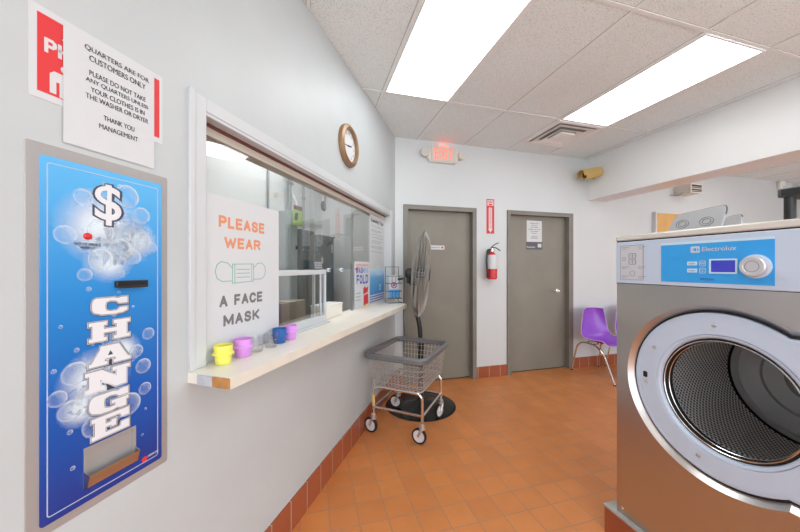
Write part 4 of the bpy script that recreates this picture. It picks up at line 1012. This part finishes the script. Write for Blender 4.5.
# instruction sticker
MB().box(tx-1.252, tx-1.137, 1.357, 1.527, .006, .0066).build('sticker', mat('sticker_grey', (.57, .58, .63), .5), pn, smooth=False)
mm = MB(); mm.stroke([(tx-1.252, 1.357), (tx-1.137, 1.357), (tx-1.137, 1.527), (tx-1.252, 1.527)], .0015, .0066, .007, True)
for zc in (1.475, 1.445):
    mm.stroke(rrect(tx-1.207, tx-1.173, zc-.011, zc+.011, .002, 2), .0025, .0066, .007, True); mm.stroke([(tx-1.19, zc-.011), (tx-1.19, zc+.011)], .002, .0066, .007)
    mm.stroke([(tx-1.203, zc), (tx-1.177, zc)], .0015, .0066, .007)
mm.stroke(rrect(tx-1.240, tx-1.226, 1.452, 1.468, .003, 2), .0018, .0066, .007, True); mm.stroke(circ(tx-1.19, 1.388, .013, 16), .0012, .0066, .007, True)
for xx, zz in ((-1.244, 1.515), (-1.162, 1.515), (-1.244, 1.418), (-1.162, 1.418), (-1.244, 1.372), (-1.162, 1.372)):
    mm.text('wash load', tx+xx, zz, w=.035, h=.005, z=.007, align='L'); mm.text('cycle', tx+xx, zz-.009, w=.020, h=.005, z=.007, align='L')
mm.build('sticker_print', M['greyink'], pn, smooth=False)
xe = xr-.06
RC = -.022
def loft(l0, z0, l1, z1):
    n = len(l0); return MB().add([(x, y, z0) for x, y in l0]+[(x, y, z1) for x, y in l1], [(i, (i+1) % n, n+(i+1) % n, n+i) for i in range(n)])
A0 = keyhole(.366, .307, xe+.006); A1 = keyhole(.361, .302, xe); A2 = keyhole(.340, .281, xe-.021)
mm = MB()
for l0, z0, l1, z1 in ((A0, .0008, A0, .0045), (A0, .0045, A1, .0045), (A1, .0045, A2, RC), (A2, RC, A2, RC-.006)):
    q = loft(l0, z0, l1, z1); mm.add(q.v, q.f)
mm.build('steel_surround', M['steel'], t, ang=25)
mm = MB(); mm.add(*shape2d([keyhole(.3405, .2815, xe-.0205), keyhole(.332, .273, xe-.029)], RC-.006, RC+.002)); mm.build('door_seal', M['gasket'], t, smooth=False)
FZ = RC+.012
mm = MB(); mm.add(*shape2d([keyhole(.3315, .2725, xe-.0295), circ(0.012, cz, .244, 72)], RC-.006, FZ, .006)); mm.build('door_frame', M['panel'], t, ang=25)
mm = MB(); mm.stroke([(p[0], p[1]) for p in keyhole(.318, .259, xe-.045)], .003, FZ-.0005, FZ+.0012, True); mm.build('frame_crease', M['panel'], t, smooth=False)
CW = MX.Translation((.012, cz, FZ-.0205))
MB().ring([(.2435, .0205), (.2435, -.02), (.230, -.05), (.226, -.05), (.228, -.015), (.231, .012), (.236, .0205)], 72, CW).build('inner_funnel', M['panel'], t, ang=60)
MB().ring([(.229, .002), (.222, .004), (.218, -.004), (.217, -.04), (.226, -.04)], 72, CW).build('rubber_ring', M['gasket'], t)
for rr, zz in ((.220, -.014), (.214, -.034)):
    MB().tube([(.012+rr*math.cos(a), cz+rr*math.sin(a), zz-.01) for a in [2*PI*k/72 for k in range(72)]], .0022, 6, True).build('steel_ring', M['chrome'], t)
# drum, open at the front
RD, X0, X1 = .285, -.075, -.57
def surf(prof, seg, m_, name, uvs=None, flip=False):
    me = bpy.data.meshes.new(name); vs = []; fs = []; n = len(prof)
    for k in range(seg+1):
        a = 2*PI*k/seg; vs += [(.012+r_*math.cos(a), cz+r_*math.sin(a), z) for r_, z in prof]
    for k in range(seg):
        for i in range(n-1): fs.append((k*n+i, k*n+i+1, (k+1)*n+i+1, (k+1)*n+i))
    me.from_pydata(vs, [], fs); me.update()
    uv = me.uv_layers.new(name='UVMap')
    ln = [0]
    for i in range(1, n): ln.append(ln[-1]+math.hypot(prof[i][0]-prof[i-1][0], prof[i][1]-prof[i-1][1]))
    for p in me.polygons:
        p.use_smooth = True
        for li in p.loop_indices:
            vi = me.loops[li].vertex_index; k, i = divmod(vi, n); u, v_ = k/seg*1.79/.0145, ln[i]/.0145
            uv.data[li].uv = ((u+v_)*.5*1.35, (u-v_)*.5*1.35)
    o = bpy.data.objects.new(name, me); COL.objects.link(o); me.materials.append(m_); o.parent = t
    return o
surf([(.214, X0), (.240, X0-.010), (.270, X0-.03), (RD, X0-.06), (RD, X1)], 96, M['drum'], 'drum_wall')
MB().lathe([(0, X1-.035), (.09, X1-.03), (.10, X1-.018), (.17, X1-.012), (.178, X1-.004), (.255, X1+.004), (.262, X1+.012), (.283, X1+.012), (.283, X1-.04), (0, X1-.05)], 72, CW).build('drum_back', M['drumback'], t)
for k in (0, 2):
    a = 2*PI*k/3+PI/2+.05
    q = MX.Translation((.012, cz, 0)) @ MX.Rotation(a, 4, 'Z')
    MB().prism([(RD, -.035), (RD-.055, -.010), (RD-.055, .010), (RD, .035)], X1+.04, X0-.07, q).build('drum_lifter', M['drum'] if False else M['steel'], t, bevel=.004)
MB().ring([(RD+.012, X0-.07), (.310, X0-.02), (.310, X1-.05), (.0, X1-.06), (.0, X1-.062), (.316, X1-.056), (.316, X0-.01), (.246, X0+.005)], 48, CW).build('outer_tub', M['gasket'], t)
for a, rr in ((93, .282), (150, .280), (180, .284), (256, .276), (332, .282)):
    p = (rr*math.cos(math.radians(a)), cz+rr*math.sin(math.radians(a)))
    if a == 180: MB().prism(rrect(p[0]-.010, p[0]+.010, p[1]-.014, p[1]+.014, .006), FZ-.0002, FZ+.0008).build('latch_hole', M['gasket'], t, smooth=False); p = (p[0]+.004, p[1]-.035)
    MB().lathe([(0, .0205), (.0085, .0205), (.0075, .024), (.004, .0255), (0, .0245)], 16, MX.Translation((p[0], p[1], FZ-.0207))).build('screw', M['zinc'], t)
mm = MB().lathe([(0, 0), (.007, 0), (.006, .004), (0, .006)], 12, MX.Translation((xl+.03, ZB+.03, 0))); mm.build('corner_screw', M['chrome'], t)
# detergent box lids, propped open on top
def lid(x0, x1, h, depth, pts_in, disc):
    vs = []; H = h
    Ml = MX.Translation((0, 1.5805, -depth)) @ MX.Rotation(math.radians(-12), 4, 'X')
    pts = pts_in
    for _ in range(3):
        q = [pts[0]]
        for a, b in zip(pts, pts[1:]): q += [(a[0]*.75+b[0]*.25, a[1]*.75+b[1]*.25), (a[0]*.25+b[0]*.75, a[1]*.25+b[1]*.75)]
        pts = q+[pts[-1]]
    o = MB().prism(pts, 0, .014, Ml).build('dispenser_lid', M['lid'], t, bevel=.003)
    mm = MB(); P3 = [tuple(Ml @ V((p[0], p[1], .007))) for p in pts if p[1] > .10]
    mm.tube(P3, .0045, 8); mm.build('lid_rim', M['lidrim'], o)
    if disc:
        mm = MB()
        for fx in (.30, .68):
            cx_ = x0+(x1-x0)*fx
            for r_ in (.030, .018): mm.tube([tuple(Ml @ V((cx_+r_*math.cos(a), H*.5+r_*.75*math.sin(a), .0145))) for a in [2*PI*k/24 for k in range(24)]], .0013, 5, True)
        mm.build('embossed_rings', M['lidrim'], o)
a0, a1 = cy-1.322, cy-1.035
lid(a0, a1, .145, .41, [(a0+.004, 0), (a0+.030, .085), (a0+.050, .128), (a0+.11, .134), (a1-.05, .146), (a1-.018, .146), (a1-.022, .08), (a1-.040, 0)], True)
b0, b1 = cy-1.20, cy-1.10
lid(b0, b1, .13, .64, [(b0, 0), (b0+.01, .09), (b0+.03, .114), (b1-.03, .118), (b1-.008, .116), (b1-.012, 0)], False)

# ------------------------------------------------------------------ camera, world, look
cam = bpy.data.cameras.new('camera'); co = bpy.data.objects.new('camera', cam); COL.objects.link(co)
cam.sensor_width = 36; cam.lens = 315/800*36; cam.shift_y = 1/800; cam.clip_start = .02
co.location = (0, 0, 1.42); co.rotation_euler = (PI/2, 0, -math.atan(89/315))
scn.camera = co
wd = bpy.data.worlds.new('world'); scn.world = wd; wd.use_nodes = True
bg = wd.node_tree.nodes['Background']; bg.inputs[0].default_value = (.93, .96, 1., 1); bg.inputs[1].default_value = 4.2
vs_ = scn.view_settings; vs_.view_transform = 'Standard'; vs_.look = 'None'; vs_.exposure = -0.31; vs_.gamma = 1; vs_.use_curve_mapping = False
